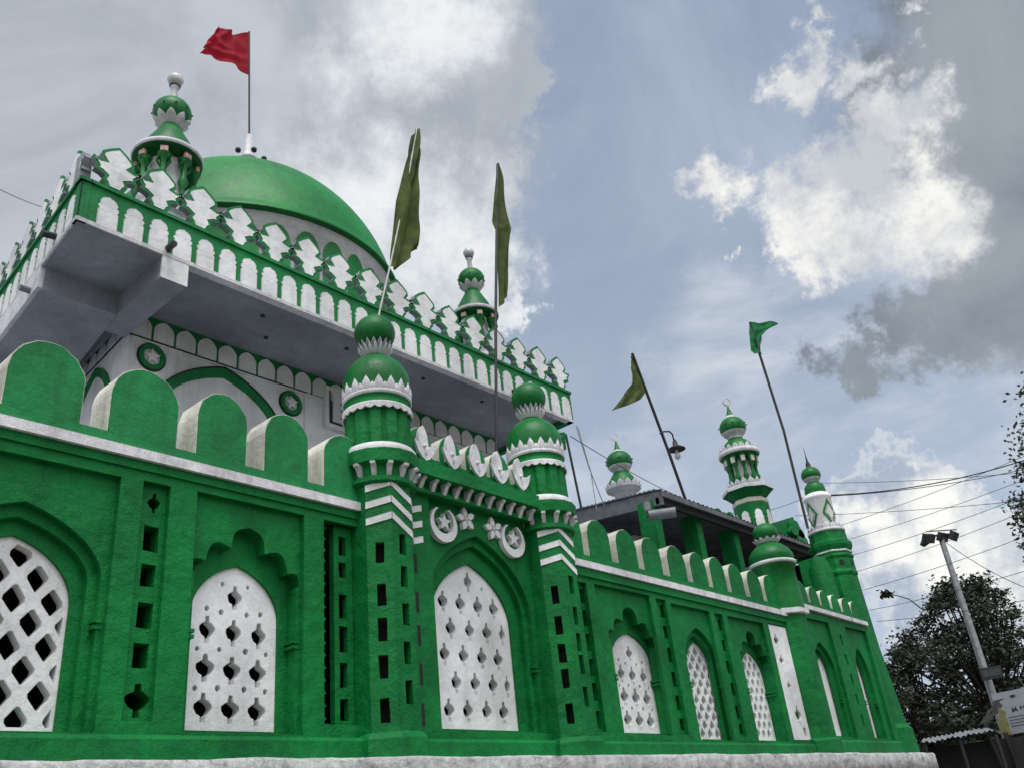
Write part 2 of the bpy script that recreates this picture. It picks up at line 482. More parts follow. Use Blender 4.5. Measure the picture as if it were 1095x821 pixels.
# far section with a raised cornice
lay1_holes += [rect(18.45, 3.03, 19.72, 5.42), rect(20.56, 3.03, 21.75, 5.42)]
add_arch(18.50, 19.45, 3.04, 4.35, 4.94); add_window(18.52, 19.32, 3.05, 4.25, 4.66, 'plain')
add_arch(20.62, 21.30, 3.04, 4.35, 4.97); add_window(20.45, 21.13, 3.045, 4.28, 4.68, 'plain')
for zc in (5.1, 4.68, 4.26, 3.84, 3.42): lay1_holes.append(rect(20.15, zc - .12, 20.25, zc + .1)); lay2_holes.append(rect(20.33, zc - .12, 20.45, zc + .12)); lay2b_holes.append(rect(20.33, zc - .12, 20.45, zc + .12)); lay3_holes.append(rect(20.5, zc - .14, 20.85, zc + .14))
for zc in (4.9, 4.48, 4.06, 3.64): lay1_holes.append(rect(18.25, zc - .11, 18.34, zc + .1))

XL, XR = -1.6, 22.0
outline = [(XL, 2.55), (XR, 2.55), (XR, 5.60), (18.1, 5.62), (18.1, 5.36), (10.1, 5.36), (10.1, 5.98), (7.0, 5.98), (7.0, 5.44), (XL, 5.42)]
def grow(o, d): return [(x, z) for x, z in o]
w = MB()
w.wallpoly(outline, lay1_holes, Y1, Y2, G)
w.wallpoly(outline, lay2_holes, Y2, Y2B, G)
w.wallpoly(outline, lay2b_holes, Y2B, Y3, G)
w.wallpoly(outline, lay3_holes, Y3 + .0, Y4, G)
w.build('wall', wall_thing)
# dark rooms behind the openings, roof deck above
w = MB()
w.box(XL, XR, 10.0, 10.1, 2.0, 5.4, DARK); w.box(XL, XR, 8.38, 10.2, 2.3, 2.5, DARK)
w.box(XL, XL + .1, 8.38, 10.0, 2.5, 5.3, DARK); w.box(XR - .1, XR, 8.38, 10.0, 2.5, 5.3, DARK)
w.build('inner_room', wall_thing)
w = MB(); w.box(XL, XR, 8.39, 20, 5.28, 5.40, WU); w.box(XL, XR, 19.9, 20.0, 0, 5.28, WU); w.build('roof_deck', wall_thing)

# windows
for (cx, z0, zs, za, hw, kind) in windows:
    kk = .5 if kind == 'cross4' else .4
    out = arch(cx, z0 - .004, zs, za + .006, hw + .004, 12, kk)
    ins = arch(cx, z0 + .05, zs, za - .045, hw - .035, 12, kk)
    holes = []
    if kind == 'diamond':
        p, q = .315, .40
        for i in range(-3, 4):
            for j in range(-1, 10):
                x = cx - .06 + p * (i + (.5 if j % 2 else 0)); z = z0 + .1 + q / 2 * j
                h = clip(hole_diamond(x + random.uniform(-.008, .008), z + random.uniform(-.008, .008), .20, .26), ins)
                if h: holes.append(h)
    elif kind == 'diamond_s':
        p, q = .235, .27
        for i in range(-4, 5):
            for j in range(0, 13):
                x = cx + p * (i + (.5 if j % 2 else 0)); z = z0 + .1 + q / 2 * j
                h = clip(hole_diamond(x, z, .15, .19), ins)
                if h: holes.append(h)
    elif kind == 'round':
        p, q = .20, .30
        for i in range(-4, 5):
            for j in range(0, 11):
                x = cx + p * (i + (.5 if j % 2 else 0)); z = z0 + .13 + q / 2 * j
                h = clip(hole_round(x, z, .058, 8, 1.35), ins)
                if h: holes.append(h)
    elif kind in ('cross3', 'cross3b'):
        p, q = (.30, .375) if kind == 'cross3' else (.30, .335)
        zr = [z0 + (.22 if kind == 'cross3' else .2) + q * i for i in range(3)]
        tp_ = .36 if kind == 'cross3' else .34
        for i, z in enumerate(zr):
            for k in (-1, 0, 1): holes.append(hole_cross(cx + k * p, z - k * .01, .20 if i < 2 else .175, .27))
        holes.append(hole_cross(cx, zr[2] + tp_, .17, .25 if kind == 'cross3' else .22))
        for k in (-.5, .5):
            for z in (zr[0] + q / 2, zr[1] + q / 2, zr[2] + q / 2): holes.append(hole_round(cx + k * p, z + .01, .026))
            if kind == 'cross3': holes.append(hole_round(cx + k * p, zr[2] + .36 + .13, .022))
        for k in (-1.32, 1.32):
            for z in (zr[0] + q / 2, zr[1] + q / 2): holes.append(hole_round(cx + k * p, z, .022))
        for k in (-1.05, 1.05): holes.append(hole_round(cx + k * p, zr[2] + .22, .024))
    elif kind == 'cross4':
        p, q = .345, .335
        rows = [(0, [-1.45, -.5, .5, 1.42]), (1, [-1.0, 0, .95, 1.75]), (2, [-1.5, -.52, .46, 1.36]), (3, [-1.1, -.1, .85, 1.72]), (4, [-1.42, -.5, .46, 1.35])]
        for j, ks in rows:
            for k in ks:
                wd = .17 if abs(k) < 1.6 else .10
                holes.append(hole_cross(cx + k * p, z0 + .24 + q * j, wd, .27))
        holes.append(hole_cross(cx, z0 + .24 + q * 5 - .02, .14, .26))
        for k in (-.75, .75): holes.append(hole_round(cx + k * p, z0 + .24 + q * 4.75, .02))
        for z in (.75, 1.35): holes.append(hole_round(cx + hw - .03, z0 + z, .018))
        hs = []
        for h in holes:
            c_ = clip(h, ins)
            if c_: hs.append(c_)
        holes = hs
    if kind in ('cross3', 'cross3b'): holes = [c_ for c_ in (clip(h, ins) if min(math.dist(p, (cx, z0 + .5)) for p in h) > .3 else h for h in holes) if c_]
    o = MB(); o.wallpoly(out, holes, Y3 + .035, Y3 + .15, W, W)
    wo = o.build('plain_window' if kind == 'plain' else 'lattice_window', wall_thing)
    wo['label'] = {'diamond': 'large white lattice of wide diamond openings', 'diamond_s': 'white lattice of small diamond openings', 'round': 'white lattice of small rounded openings', 'cross3': 'white lattice with three columns of cross shaped openings', 'cross3b': 'white lattice of crosses and many small round holes', 'cross4': 'tall white lattice with four columns of cross openings', 'plain': 'white plastered window panel'}[kind]
    # raised sill line
    o = MB(); o.box(cx - hw - .1, cx + hw + .1, Y2 + .03, Y3 + .01, z0 - .05, z0 - .004, G); o.build('sill', wall_thing)

# niche capitals: two thin mouldings on each jamb
for (x, z) in capitals:
    o = MB()
    for dz in (0, .055):
        o.wallpoly(rect(x - .035, z + dz, x + .035, z + dz + .035), [], Y2 - .012, Y3 + .03, G)
    o.build('capital', wall_thing)

# fretted screen (left of first turret): strip with slots between zigzag edges
o = MB()
k = 8.12 / 8
hs = []
for a, b_ in [(5.043, 4.816), (4.74, 4.566), (4.366, 4.10), (4.015, 3.736), (3.626, 3.363), (3.245, 3.03)]:
    hs.append(hole_slot(6.365 * k - .055, 1.6 + (b_ - 1.6) * k, 6.365 * k + .055, 1.6 + (a - 1.6) * k))
o.wallpoly(rect(6.24 * k, 3.0, 6.50 * k, 5.21), hs, 8.10, 8.18, G)
for side, x in ((1, 6.15), (-1, 6.72)):
    pts = [(x, 3.0)]
    n = 17
    for i in range(n):
        z = 3.0 + 2.23 * i / n; zz = 2.23 / n
        pts += [(x + side * .02, z + .01), (x + side * .09, z + zz * .5)]
    pts += [(x + side * .02, 5.23), (x, 5.23)]
    if side < 0: pts = pts[::-1]
    o.wallpoly(pts, [], 8.12, 8.2, G)
o.wallpoly(rect(6.5 * k, 3.0, 6.78, 5.23), [hole_diamond(6.68, 3.15 + .13 * i, .05, .07) for i in range(16)], 8.17, 8.22, G)
o.build('fretted_screen', wall_thing)

# tall white slab with a few crosses
o = MB()
o.wallpoly(rect(16.80, 2.98, 17.64, 5.10), [hole_cross(17.02, 4.80, .2, .26), hole_cross(17.05, 4.42, .17, .22), hole_cross(17.12, 3.95, .12, .2), hole_cross(17.22, 3.42, .24, .34), rect(17.3, 3.05, 17.4, 3.2)], 8.02, 8.09, W)
wo = o.build('white_slab', wall_thing); wo['label'] = 'tall narrow white slab with a few cross cutouts'

# base band and whitewashed plinth
o = MB()
def ext(prof, x0, x1, mat, mb, y_off=0):
    """profile (y,z) swept along x"""
    rows = []
    n = max(2, int((x1 - x0) / .35))
    for i in range(n + 1):
        x = x0 + (x1 - x0) * i / n
        rows.append([(x, p[0] + y_off, p[1] + (x - 2) * .004) for p in prof])
    mb.grid(rows, mat, True, False)
    mb.face(rows[0], mat); mb.face(list(reversed(rows[-1])), mat)
ext([(7.90, 2.52), (7.90, 2.80), (7.94, 2.84), (8.02, 2.85), (8.02, 2.52)], XL, 17.4, G, o)
ext([(7.91, 2.52), (7.91, 2.88), (7.95, 2.92), (8.02, 2.93), (8.02, 2.52)], 17.45, 21.9, G, o)
o.build('base_band', wall_thing)
o = MB()
path = []
x = -2.2
while x < 22.3: path.append((x, 7.5)); x += .12
for i in range(9):
    t = i / 8 * PI / 2; path.append((22.3 + 1.3 * math.sin(t), 8.8 - 1.3 * math.cos(t)))
path += [(23.6, 12), (23.6, 20)]
rows_t, rows = [], []
for (x, y) in path:
    top = 2.585 + (x - 2) * .0062 + .014 * noise.noise(Vector((x * 1.7, y, 0))) + .006 * noise.noise(Vector((x * 9, y, 3)))
    fy = .012 * noise.noise(Vector((x * 2.5, 5, 1)))
    rows.append([(x, y + .9, top + .004), (x, y + .03, top), (x, y + fy, top - .03), (x, y + fy, top - .34), (x, y + .05, top - .38), (x, y + .05, 0)])
o.grid([list(r) for r in zip(*rows)], WW, False, True)
pl = o.build('plinth', wall_thing)
# cornice band: white strip with green course above
o = MB()
def band(x0, x1, z0, z1, yf, mat, mb, tilt=0): mb.wallpoly([(x0, z0), (x1, z0 + tilt), (x1, z1 + tilt), (x0, z1)], [], yf, 8.1, mat)
band(XL, 6.68, 5.395, 5.50, 7.93, WB, o, .0); band(10.45, 17.62, 5.36, 5.465, 7.93, WB, o, -.04)
band(18.35, 21.85, 5.60, 5.69, 7.93, WB, o, -.05)
o.build('cornice_band', wall_thing)
o = MB()
o.wallpoly([(XL, 5.503), (6.72, 5.503), (6.72, 5.62), (XL, 5.62)], [], 7.985, 8.44, GF)
o.wallpoly([(10.4, 5.468), (17.6, 5.43), (17.6, 5.55), (10.4, 5.58)], [], 7.985, 8.44, G)
o.wallpoly([(18.3, 5.693), (21.85, 5.64), (21.85, 5.74), (18.3, 5.79)], [], 7.985, 8.40, G)
o.wallpoly([(XL, 5.30), (6.7, 5.30), (6.7, 5.393), (XL, 5.393)], [], 7.975, 8.01, G)
o.wallpoly([(10.4, 5.23), (17.6, 5.20), (17.6, 5.315), (10.4, 5.355)], [], 7.965, 8.01, G)
o.build('coping', wall_thing)

def merlon(x0, x1, zb, zt, green, y0=8.0, y1=8.42, side=CR, hk=.8):
    hw = (x1 - x0) / 2 * random.uniform(.97, 1.02); cx = (x0 + x1) / 2 + random.uniform(-.012, .012); zt += random.uniform(-.025, .02); y0 += random.uniform(0, .012)
    zs = zt - hw * hk * 1.25
    pts = [(cx + hw, zb - .05)]
    for i in range(17):
        th = PI * i / 16
        jit = 1 + random.uniform(-.02, .02)
        pts.append((cx + hw * math.cos(th) * (1 if i in (0, 16) else jit), zs + (zt - zs) * math.sin(th) * jit))
    pts.append((cx - hw, zb - .05))
    o = MB()
    o.wallpoly(pts, [], y0 + .012, y1, side, side)
    # painted face, a hair inside the white edge
    ins = [(cx + (x - cx) * .975, z if z < zb else z - .012) for x, z in pts]
    o.wallpoly(ins, [], y0, y0 + .02, green, green)
    ob = o.build('merlon', wall_thing)
    return ob
for x0, x1 in [(-1.3, -.55), (-.3, .42), (.65, 1.37), (1.6, 2.32), (2.566, 3.287), (3.53, 4.26), (4.49, 5.10), (5.31, 5.92)]:
    merlon(x0, x1, 5.62, 6.41, GF)
merlon(6.12, 6.75, 5.62, 6.34, GF, y0=7.99)
for x0, x1 in [(10.48, 11.08), (11.22, 11.80), (11.98, 12.54), (12.74, 13.28), (13.50, 14.06), (14.24, 14.77), (14.92, 15.45), (15.62, 16.14), (16.32, 16.86), (17.02, 17.55)]:
    merlon(x0, x1, 5.55 - (x0 - 10) * .004, 6.235 - (x0 - 11) * .014, G)
for i, xm in enumerate((18.76, 19.32, 19.88, 20.42, 20.98, 21.5)):
    merlon(xm - .215, xm + .215, 5.72 - i * .012, 6.20 - i * .022, G)

# ---- bay cornice with corbels and petal plaques
o = MB()
o.wallpoly([(7.15, 6.02), (9.95, 6.0), (9.95, 6.19), (7.15, 6.21)], [], 7.74, 8.3, G)
o.wallpoly([(7.15, 5.84), (9.95, 5.84), (9.95, 5.90), (7.15, 5.90)], [], 7.90, 8.1, G)
o.wallpoly([(7.15, 5.90), (9.95, 5.90), (9.95, 6.0), (7.15, 6.02)], [], 7.95, 8.1, G)
o.wallpoly([(7.15, 6.2), (9.95, 6.19), (9.95, 6.33), (7.15, 6.35)], [], 7.90, 8.3, GF)
o.build('bay_cornice', wall_thing)
def corbel(o_pt, ang):
    """small curved bracket; ang is the outward direction"""
    n = Vector((math.cos(ang), math.sin(ang), 0)); u = Vector((-math.sin(ang), math.cos(ang), 0))
    prof = [(0, -.15), (.035, -.15), (.10, -.05), (.14, -.03), (.145, 0), (0, 0)]
    mb = MB()
    # profile lies in the (n, z) plane, extruded along u
    mb.prism(prof, [], Vector(o_pt), n, u, -.03, .03, WB, WB)
    return mb
for i in range(12):
    x = 7.36 + 2.34 * i / 11
    corbel((x, 7.93, 6.035 - .004 * i), -PI / 2).build('corbel', wall_thing)
for xc in (7.50, 8.05, 8.56, 9.06, 9.54):
    merlon(xc, xc + .41, 6.30, 6.82, GF, y0=7.98, y1=8.36, side=CR, hk=.9)
for xc in (7.62, 8.13, 8.62, 9.07, 9.52):
    o = MB()
    o.wallpoly(arch(xc, 6.36, 6.50, 6.76, .085, 8, .35), [], 7.84, 7.9, WB)
    for sg in (-1, 1):
        pts = [(xc + sg * .004, 6.24), (xc + sg * .07, 6.28), (xc + sg * .15, 6.38), (xc + sg * .20, 6.52), (xc + sg * .13, 6.475), (xc + sg * .075, 6.46), (xc + sg * .035, 6.38)]
        o.wallpoly(pts if sg > 0 else pts[::-1], [], 7.80, 7.835, WB)
    o.lathe([(0, 6.43), (.022, 6.44), (.028, 6.46), (.018, 6.485), (0, 6.49)], (xc, 7.82), WB, 10)
    o.build('petal_plaque', wall_thing)

# emblems on the bay
def star(cx, cz, r, rot=PI / 2, k=.42):
    return [(cx + (r if i % 2 == 0 else r * k) * math.cos(rot + PI * i / 5), cz + (r if i % 2 == 0 else r * k) * math.sin(rot + PI * i / 5)) for i in range(10)]
def crescent(cx, cz, r, inner=.72, gap=.5, n=26, up=PI / 2):
    pts = []
    for i in range(n + 1):
        a = up + gap + (2 * PI - 2 * gap) * i / n
        pts.append((cx + r * math.cos(a), cz + r * math.sin(a)))
    for i in range(n + 1):
        t = 1 - i / n
        a = up + gap * .9 + (2 * PI - 1.8 * gap) * t
        off = r * .2
        pts.append((cx + r * inner * math.cos(a) + off * math.cos(up), cz + r * inner * math.sin(a) + off * math.sin(up)))
    return pts
for cx, cz in ((8.06, 5.52), (9.42, 5.53)):
    o = MB(); o.wallpoly(crescent(cx, cz, .245), [], 8.0, 8.075, W); e = o.build('crescent_emblem', wall_thing)
    o = MB(); o.wallpoly(star(cx + .01, cz + .03, .13), [], 7.995, 8.075, W); o.build('star', e)
for cx, cz in ((8.51, 5.68), (9.05, 5.64)):
    o = MB()
    for k in range(5):
        a = PI / 2 + 2 * PI * k / 5 + .2
        u, v = Vector((math.cos(a), math.sin(a))), Vector((-math.sin(a), math.cos(a)))
        c = Vector((cx, cz))
        pts = [c + u * .02, c + u * .07 - v * .045, c + u * .13 - v * .04, c + u * .175, c + u * .13 + v * .04, c + u * .07 + v * .045]
        o.wallpoly([(p.x, p.y) for p in pts], [], 8.02 - .002 * k, 8.075, W)
    o.lathe([(0, cz - .03), (.03, cz), (0, cz + .03)], (cx, 8.02), W, 8)
    o.build('flower_emblem', wall_thing)

# ================================================================== TURRETS
def oct_face(cx, cy, r, a0, a1, z0, z1, rb, mat, holes, mb, th=.09):
    p0 = Vector((cx + r * math.cos(a0), cy + r * math.sin(a0), 0)); p1 = Vector((cx + r * math.cos(a1), cy + r * math.sin(a1), 0))
    L = (p1 - p0).length; ux = (p1 - p0) / L; n = ux.cross(Vector((0, 0, 1)))
    hs = []
    for (uc, za, zb, wd) in holes: hs.append(hole_slot(L * uc - wd / 2, zb, L * uc + wd / 2, za))
    e = .0
    mb.prism([(0, z0), (L, z0), (L, z1), (0, z1)], hs, p0, ux, n, -th, 0, mat)
    return p0, ux, n, L

def pinnacle(root, c, z0, r, k=1.0, petal=True, white_base=True):
    """fluted shaft, white lace ring, petal collar, onion dome, neck petals and ball"""
    cx, cy = c
    z = lambda h: z0 + h * k
    o = MB(); o.lathe([(r * .97, z(0)), (r * .955, z(.58))], c, G, 168, flute=lambda a, zz: 1 - .10 * abs(math.cos(6 * a)) ** 9); o.build('shaft', root)
    o = MB()
    o.lathe([(r * .98, z(.58)), (r * 1.03, z(.60)), (r * 1.03, z(.635)), (r * .97, z(.645)), (r * .97, z(.72)), (r * 1.0, z(.755)), (r * 1.03, z(.765)), (r * 1.03, z(.80)), (r * .98, z(.82))], c, WB, 48, mats=[WB, WB, WB, G, G, WB, WB, WB])
    o.scallop(c, r * 1.04, z(.60), z(.57), .03, 24, WB)
    o.build('lace_ring', root)
    prof = [(r * .97, z(.81))]
    for i in range(17):
        t = i / 16 * PI / 2
        prof.append((r * (1.0 * math.cos(t)) * (1 + .05 * math.sin(2 * t)) + .001, z(.98) + .50 * k * math.sin(t)))
    o = MB(); o.lathe(prof, c, GS, 48); d = o.build('onion_dome', root)
    o = MB(); o.petals(c, r * .985, z(.805), .20 * k, 17, WB, lean=.03, curl=-.03, wid=.64); o.petals(c, r * .975, z(.805), .10 * k, 17, WB, lean=.02, curl=-.01, off=.5, wid=.6); o.build('petal_collar', root)
    rb = .275 * r / .435
    zb = z(1.85)
    prof = [(rb * .55, z(1.46)), (rb * .5, z(1.52)), (rb * .55, z(1.60))]
    for i in range(17):
        t = -PI / 2 * .62 + (PI / 2 + PI / 2 * .62) * i / 16
        prof.append((max(.001, rb * math.cos(t)), zb + rb * .95 * math.sin(t)))
    o = MB(); o.lathe(prof, c, GS, 40); o.build('ball_finial', root)
    o = MB(); o.petals(c, rb * .52, z(1.52), .17 * k, 16, WU, lean=.085, curl=-.005, wid=1.0); o.petals(c, rb * .48, z(1.47), .15 * k, 18, WB, lean=.085, curl=.01, off=.5, wid=.9); o.build('neck_petals', root)

def turret(cx, cy, label, holesA, holesB):
    t = thing('turret', label, 'turret', 'octagonal turrets flanking the arched bay')
    r = .40
    ang = [R(157.5 + 45 * i) for i in range(6)]
    o = MB()
    for i in range(5):
        hs = holesA if i == 1 else holesB if i == 2 else [(.5, z + .1, z - .1, .09) for z in (4.8, 4.35, 3.95, 3.5, 3.1)] if i == 3 else []
        oct_face(cx, cy, r, ang[i], ang[i + 1], 2.5, 5.98, r, G, [(u, z + .13, z - .12, .10) if len(h_) == 2 else h_ for h_ in hs for (u, z) in [h_[:2]]], o)
    o.build('shaft_wall', t)
    o = MB(); o.lathe([(r - .1, 2.5), (r - .1, 6.0)], (cx, cy + .0), DARK, 8, rot=R(22.5), smooth=False, cap=False); 
    o = MB(); o.lathe([(r - .16, 2.6), (r - .16, 6.0)], (cx, cy + .02), DARK, 8, rot=R(22.5), smooth=False); o.build('dark_core', t)  # near-black core behind the slots; shade of the hollow put into its colour
    o = MB(); o.lathe([(r + .075, 2.5), (r + .07, 2.82), (r + .035, 2.87), (r + .0, 2.89)], (cx, cy), G, 8, rot=R(22.5), smooth=False); o.build('base', t)
    # cornice around the top
    o = MB()
    o.lathe([(r + .0, 5.70), (r + .05, 5.72), (r + .05, 5.77), (r + .012, 5.79), (r + .01, 5.93), (r + .10, 5.96), (r + .11, 6.12), (r + .06, 6.14)], (cx, cy), G, 16, rot=R(11.25), smooth=False)
    o.build('cornice', t)
    for i in range(9):
        a = R(170 + 200 * i / 8)
        corbel((cx + (r - .03) * math.cos(a), cy + (r - .03) * math.sin(a), 5.945), a).build('corbel', t)
    o = MB(); o.lathe([(r + .08, 6.12), (r + .085, 6.14), (r + .07, 6.19), (r + .04, 6.225), (r + .03, 6.23)], (cx, cy), WB, 32); o.build('white_ring', t)
    # zigzag bands
    o = MB()
    def strip(p0, ux, n, L, za, zb, u0=0, u1=1, dz=.085):
        o.prism([(L * u0, za - dz), (L * u1, zb - dz), (L * u1, zb), (L * u0, za)], [], p0, ux, n, 0, .012, W)
    for zc in (5.70, 5.49, 5.285):
        for i, (da, db) in ((1, (0, .07)), (2, (.07, -.12)), (3, (-.12, -.12))):
            p0 = Vector((cx + r * math.cos(ang[i]), cy + r * math.sin(ang[i]), 0)); p1 = Vector((cx + r * math.cos(ang[i + 1]), cy + r * math.sin(ang[i + 1]), 0))
            L = (p1 - p0).length; ux = (p1 - p0) / L
            strip(p0, ux, ux.cross(Vector((0, 0, 1))), L, zc + da - .02, zc + db - .02)
        o.prism([(7.25, zc - .085 - .13), (7.66, zc - .085 - .0), (7.66, zc + .0), (7.25, zc - .13)], [], (0, 0, 0), (1, 0, 0), (0, -1, 0), -8.0, -7.988, W) if cx < 8 else None
    o.build('zigzag_band', t)
    pinnacle(t, (cx, cy), 6.15, .435)
    return t
turret(6.98, 8.0, 'green turret with zigzag white bands, nearer of the two beside the tall arched window', [(.5, z) for z in (4.84, 4.35, 3.96, 3.55, 3.10)], [(.5, z) for z in (4.95, 4.57, 4.13, 3.70, 3.28)])
turret(10.17, 8.02, 'green turret with zigzag white bands, farther one where the long merlon row starts', [(.5, z) for z in (4.75, 4.33, 3.95, 3.62, 3.17)], [(.5, z) for z in (4.9, 4.46, 4.10, 3.80, 3.38)])
# pilaster slots beside first turret: flat dark plates paint the shade of recesses
for zc in (4.91, 4.43, 4.03, 3.58, 3.13):
    o = MB(); o.wallpoly(rect(7.455, zc - .12, 7.535, zc + .12), [], 7.994, 7.999, DARK); o.build('painted_slot', wall_thing)

# third turret with smooth round shaft
t3 = thing('turret', 'plain round green turret with smooth domed cap beside the tall white slab', 'turret')
c3 = (17.93, 8.15)
o = MB(); o.lathe([(.50, 2.6), (.50, 2.95), (.43, 3.0), (.42, 5.36)], c3, G, 8, rot=R(22.5), smooth=False); o.build('shaft_wall', t3)
o = MB(); o.lathe([(.45, 5.365), (.50, 5.38), (.50, 5.47), (.45, 5.485)], c3, WB, 8, rot=R(22.5), smooth=False); o.build('white_ring', t3)
o = MB(); o.lathe([(.44, 5.48), (.43, 5.9), (.425, 6.38), (.47, 6.40), (.47, 6.43)], c3, GS, 40); o.build('shaft', t3)
o = MB(); o.lathe([(.44, 6.43), (.49, 6.44), (.49, 6.50), (.44, 6.52)], c3, WB, 40); o.build('band', t3)
o = MB(); o.lathe([(.45, 6.52), (.475, 6.6), (.46, 6.68), (.40, 6.78), (.30, 6.87), (.22, 6.93), (.20, 6.97)], c3, GS, 40); o.build('dome', t3)
o = MB(); o.petals(c3, .19, 6.93, .12, 12, WB, lean=.08, curl=.02); o.lathe([(.2, 6.95), (.19, 7.05)], c3, WB, 24); o.build('neck_petals', t3)
o = MB(); o.lathe([(.2, 7.03), (.25, 7.1), (.265, 7.18), (.25, 7.26), (.18, 7.34), (.08, 7.39), (.001, 7.40)], c3, GS, 32); o.build('ball_finial', t3)

# ================================================================== SHRINE BUILDING
sb = thing('shrine_building', 'white walled shrine with projecting balcony, frieze of small arches and big green dome', 'shrine')
BX0, BX1, BYF, BYB = 3.51, 13.40, 9.5, 17.9
WX0, WX1, WY = 5.05, 12.95, 11.15
LS = .085   # the left side runs slightly inwards
o = MB()
quad = [(WX0, WY), (WX1, WY), (WX1, 17.0), (WX0 + LS * 5.8, 17.0)]
def vprism(q, z0, z1, mat, mb, bottom=None):
    n = len(q)
    mb.face([(p[0], p[1], z1) for p in q], mat); mb.face([(p[0], p[1], z0) for p in reversed(q)], bottom or mat)
    for i in range(n):
        a, b_ = q[i], q[(i + 1) % n]
        mb.face([(a[0], a[1], z0), (b_[0], b_[1], z0), (b_[0], b_[1], z1), (a[0], a[1], z1)], mat)
vprism(quad, 5.3, 9.19, W, o)
o.build('wall', sb)
# slab and beams
def bx(y): return BX0 + LS * (y - BYF)
o = MB()
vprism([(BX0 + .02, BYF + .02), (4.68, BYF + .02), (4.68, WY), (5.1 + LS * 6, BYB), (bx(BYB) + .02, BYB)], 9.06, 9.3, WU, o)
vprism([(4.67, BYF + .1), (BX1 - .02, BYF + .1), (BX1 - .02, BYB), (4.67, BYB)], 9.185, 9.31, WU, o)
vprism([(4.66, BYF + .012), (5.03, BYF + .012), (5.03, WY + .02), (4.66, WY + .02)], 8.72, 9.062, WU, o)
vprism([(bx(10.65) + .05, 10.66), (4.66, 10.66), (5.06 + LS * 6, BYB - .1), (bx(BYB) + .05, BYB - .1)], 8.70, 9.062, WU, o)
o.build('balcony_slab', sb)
o = MB(); o.box(4.655, 5.035, BYF - .004, BYF + .02, 8.72, 9.10, W); o.build('beam_end', sb)
# parapet: green band above white lip, front, left and right
o = MB()
o.wallpoly(rect(BX0, 9.13, BX1, 9.70), [], BYF, BYF + .12, GF)
o.wallpoly(rect(BX0 - .02, 9.70, BX1 + .02, 9.75), [], BYF - .03, BYF + .15, GF)
o.wallpoly(rect(BX0, 9.07, BX1, 9.13), [], BYF - .012, BYF + .12, WB)
dl = Vector((-LS, -1, 0)).normalized(); nl = Vector((-1, LS, 0)).normalized()
ol = Vector((bx(BYB), BYB, 0)); LL = (Vector((BX0, BYF, 0)) - ol).length
def lside(poly, d0, d1, mat, mb, side=None): mb.prism(poly, [], ol, dl, nl, d0, d1, mat, side)
lside(rect(0, 9.13, LL - .001, 9.70), -.12, 0, GF, o); lside(rect(0, 9.70, LL + .02, 9.75), -.15, .03, GF, o); lside(rect(0, 8.74, LL - 1.2, 9.13), -.12, .01, WB, o); lside(rect(LL - 1.2, 9.07, LL, 9.13), -.12, .01, WB, o)
o.prism(rect(.001, 9.07, 8, 9.72), [], (BX1, BYF, 0), (0, 1, 0), (1, 0, 0), -.12, 0, GF)
o.build('parapet', sb)

def cusp_arch(cx, z0, z1, hw):
    """cusped niche panel"""
    h = z1 - z0
    half = [(hw, 0), (hw, h * .52), (hw * .86, h * .56), (hw * 1.04, h * .62), (hw * .95, h * .70), (hw * .80, h * .72), (hw * .88, h * .80), (hw * .7, h * .90), (hw * .45, h * .95), (hw * .22, h * .965), (0, h)]
    return [(cx + x, z0 + z) for x, z in half] + [(cx - x, z0 + z) for x, z in reversed(half[:-1])]
src = None
n_front = 28
for i in range(n_front):
    x = 3.88 + .3455 * i
    if x > 13.3: break
    if src is None:
        o = MB(); o.wallpoly(cusp_arch(0, 9.115, 9.60, .133), [], BYF - .014, BYF + .01, W); src = o.build('arch_panel', sb); src.location = (x, 0, 0)
    else:
        c = src.copy(); COL.objects.link(c); c.parent = sb; c.location = (x, 0, 0)
for i in range(20):
    d = LL - .25 - .3455 * i
    if d < .3: break
    o = MB(); lside(cusp_arch(d, 9.115, 9.60, .133), -.01, .014, W, o); o.build('arch_panel', sb)

def leaf_outline(k=1.0):
    half = [(.10, 0), (.13, .08), (.175, .13), (.145, .20), (.20, .235), (.29, .255), (.27, .315), (.345, .42), (.33, .465), (.24, .435), (.185, .45), (.235, .515), (.22, .59), (.13, .67), (0, .76)]
    return half
def leaf_pts(inset=0):
    h = leaf_outline()
    pts = [(x, z) for x, z in h] + [(-x, z) for x, z in reversed(h[:-1])]
    if not inset: return pts
    n = len(pts); out = []
    for i in range(n):
        a, b_, c = Vector(pts[i - 1]), Vector(pts[i]), Vector(pts[(i + 1) % n])
        d1, d2 = (b_ - a).normalized(), (c - b_).normalized()
        n1, n2_ = Vector((-d1.y, d1.x)), Vector((-d2.y, d2.x))
        mm = (n1 + n2_)
        if mm.length < .1: mm = n1
        mm.normalize(); kk = inset / max(.45, mm.dot(n1))
        out.append((b_.x + mm.x * kk, b_.y + mm.y * kk))
    return out
for i in range(16):
    x = 3.93 + .615 * i
    o = MB()
    A = leaf_pts(); B_ = leaf_pts(.044)
    dz = random.uniform(-.012, .012); tl = random.uniform(-.02, .02); sc = 1.0 + random.uniform(-.03, .03)
    f = lambda P: [(x + (px_ * math.cos(tl) - pz * math.sin(tl)) * sc, 9.745 + dz + (pz * math.cos(tl) + px_ * math.sin(tl)) * sc) for px_, pz in P]
    o.wallpoly(f(A), [], BYF + .01, BYF + .11, GF, WU)
    lf = o.build('leaf_ornament', sb)
    o = MB(); o.wallpoly(f(B_), [], BYF + .002, BYF + .03, W, W); o.build('white_inset', lf)
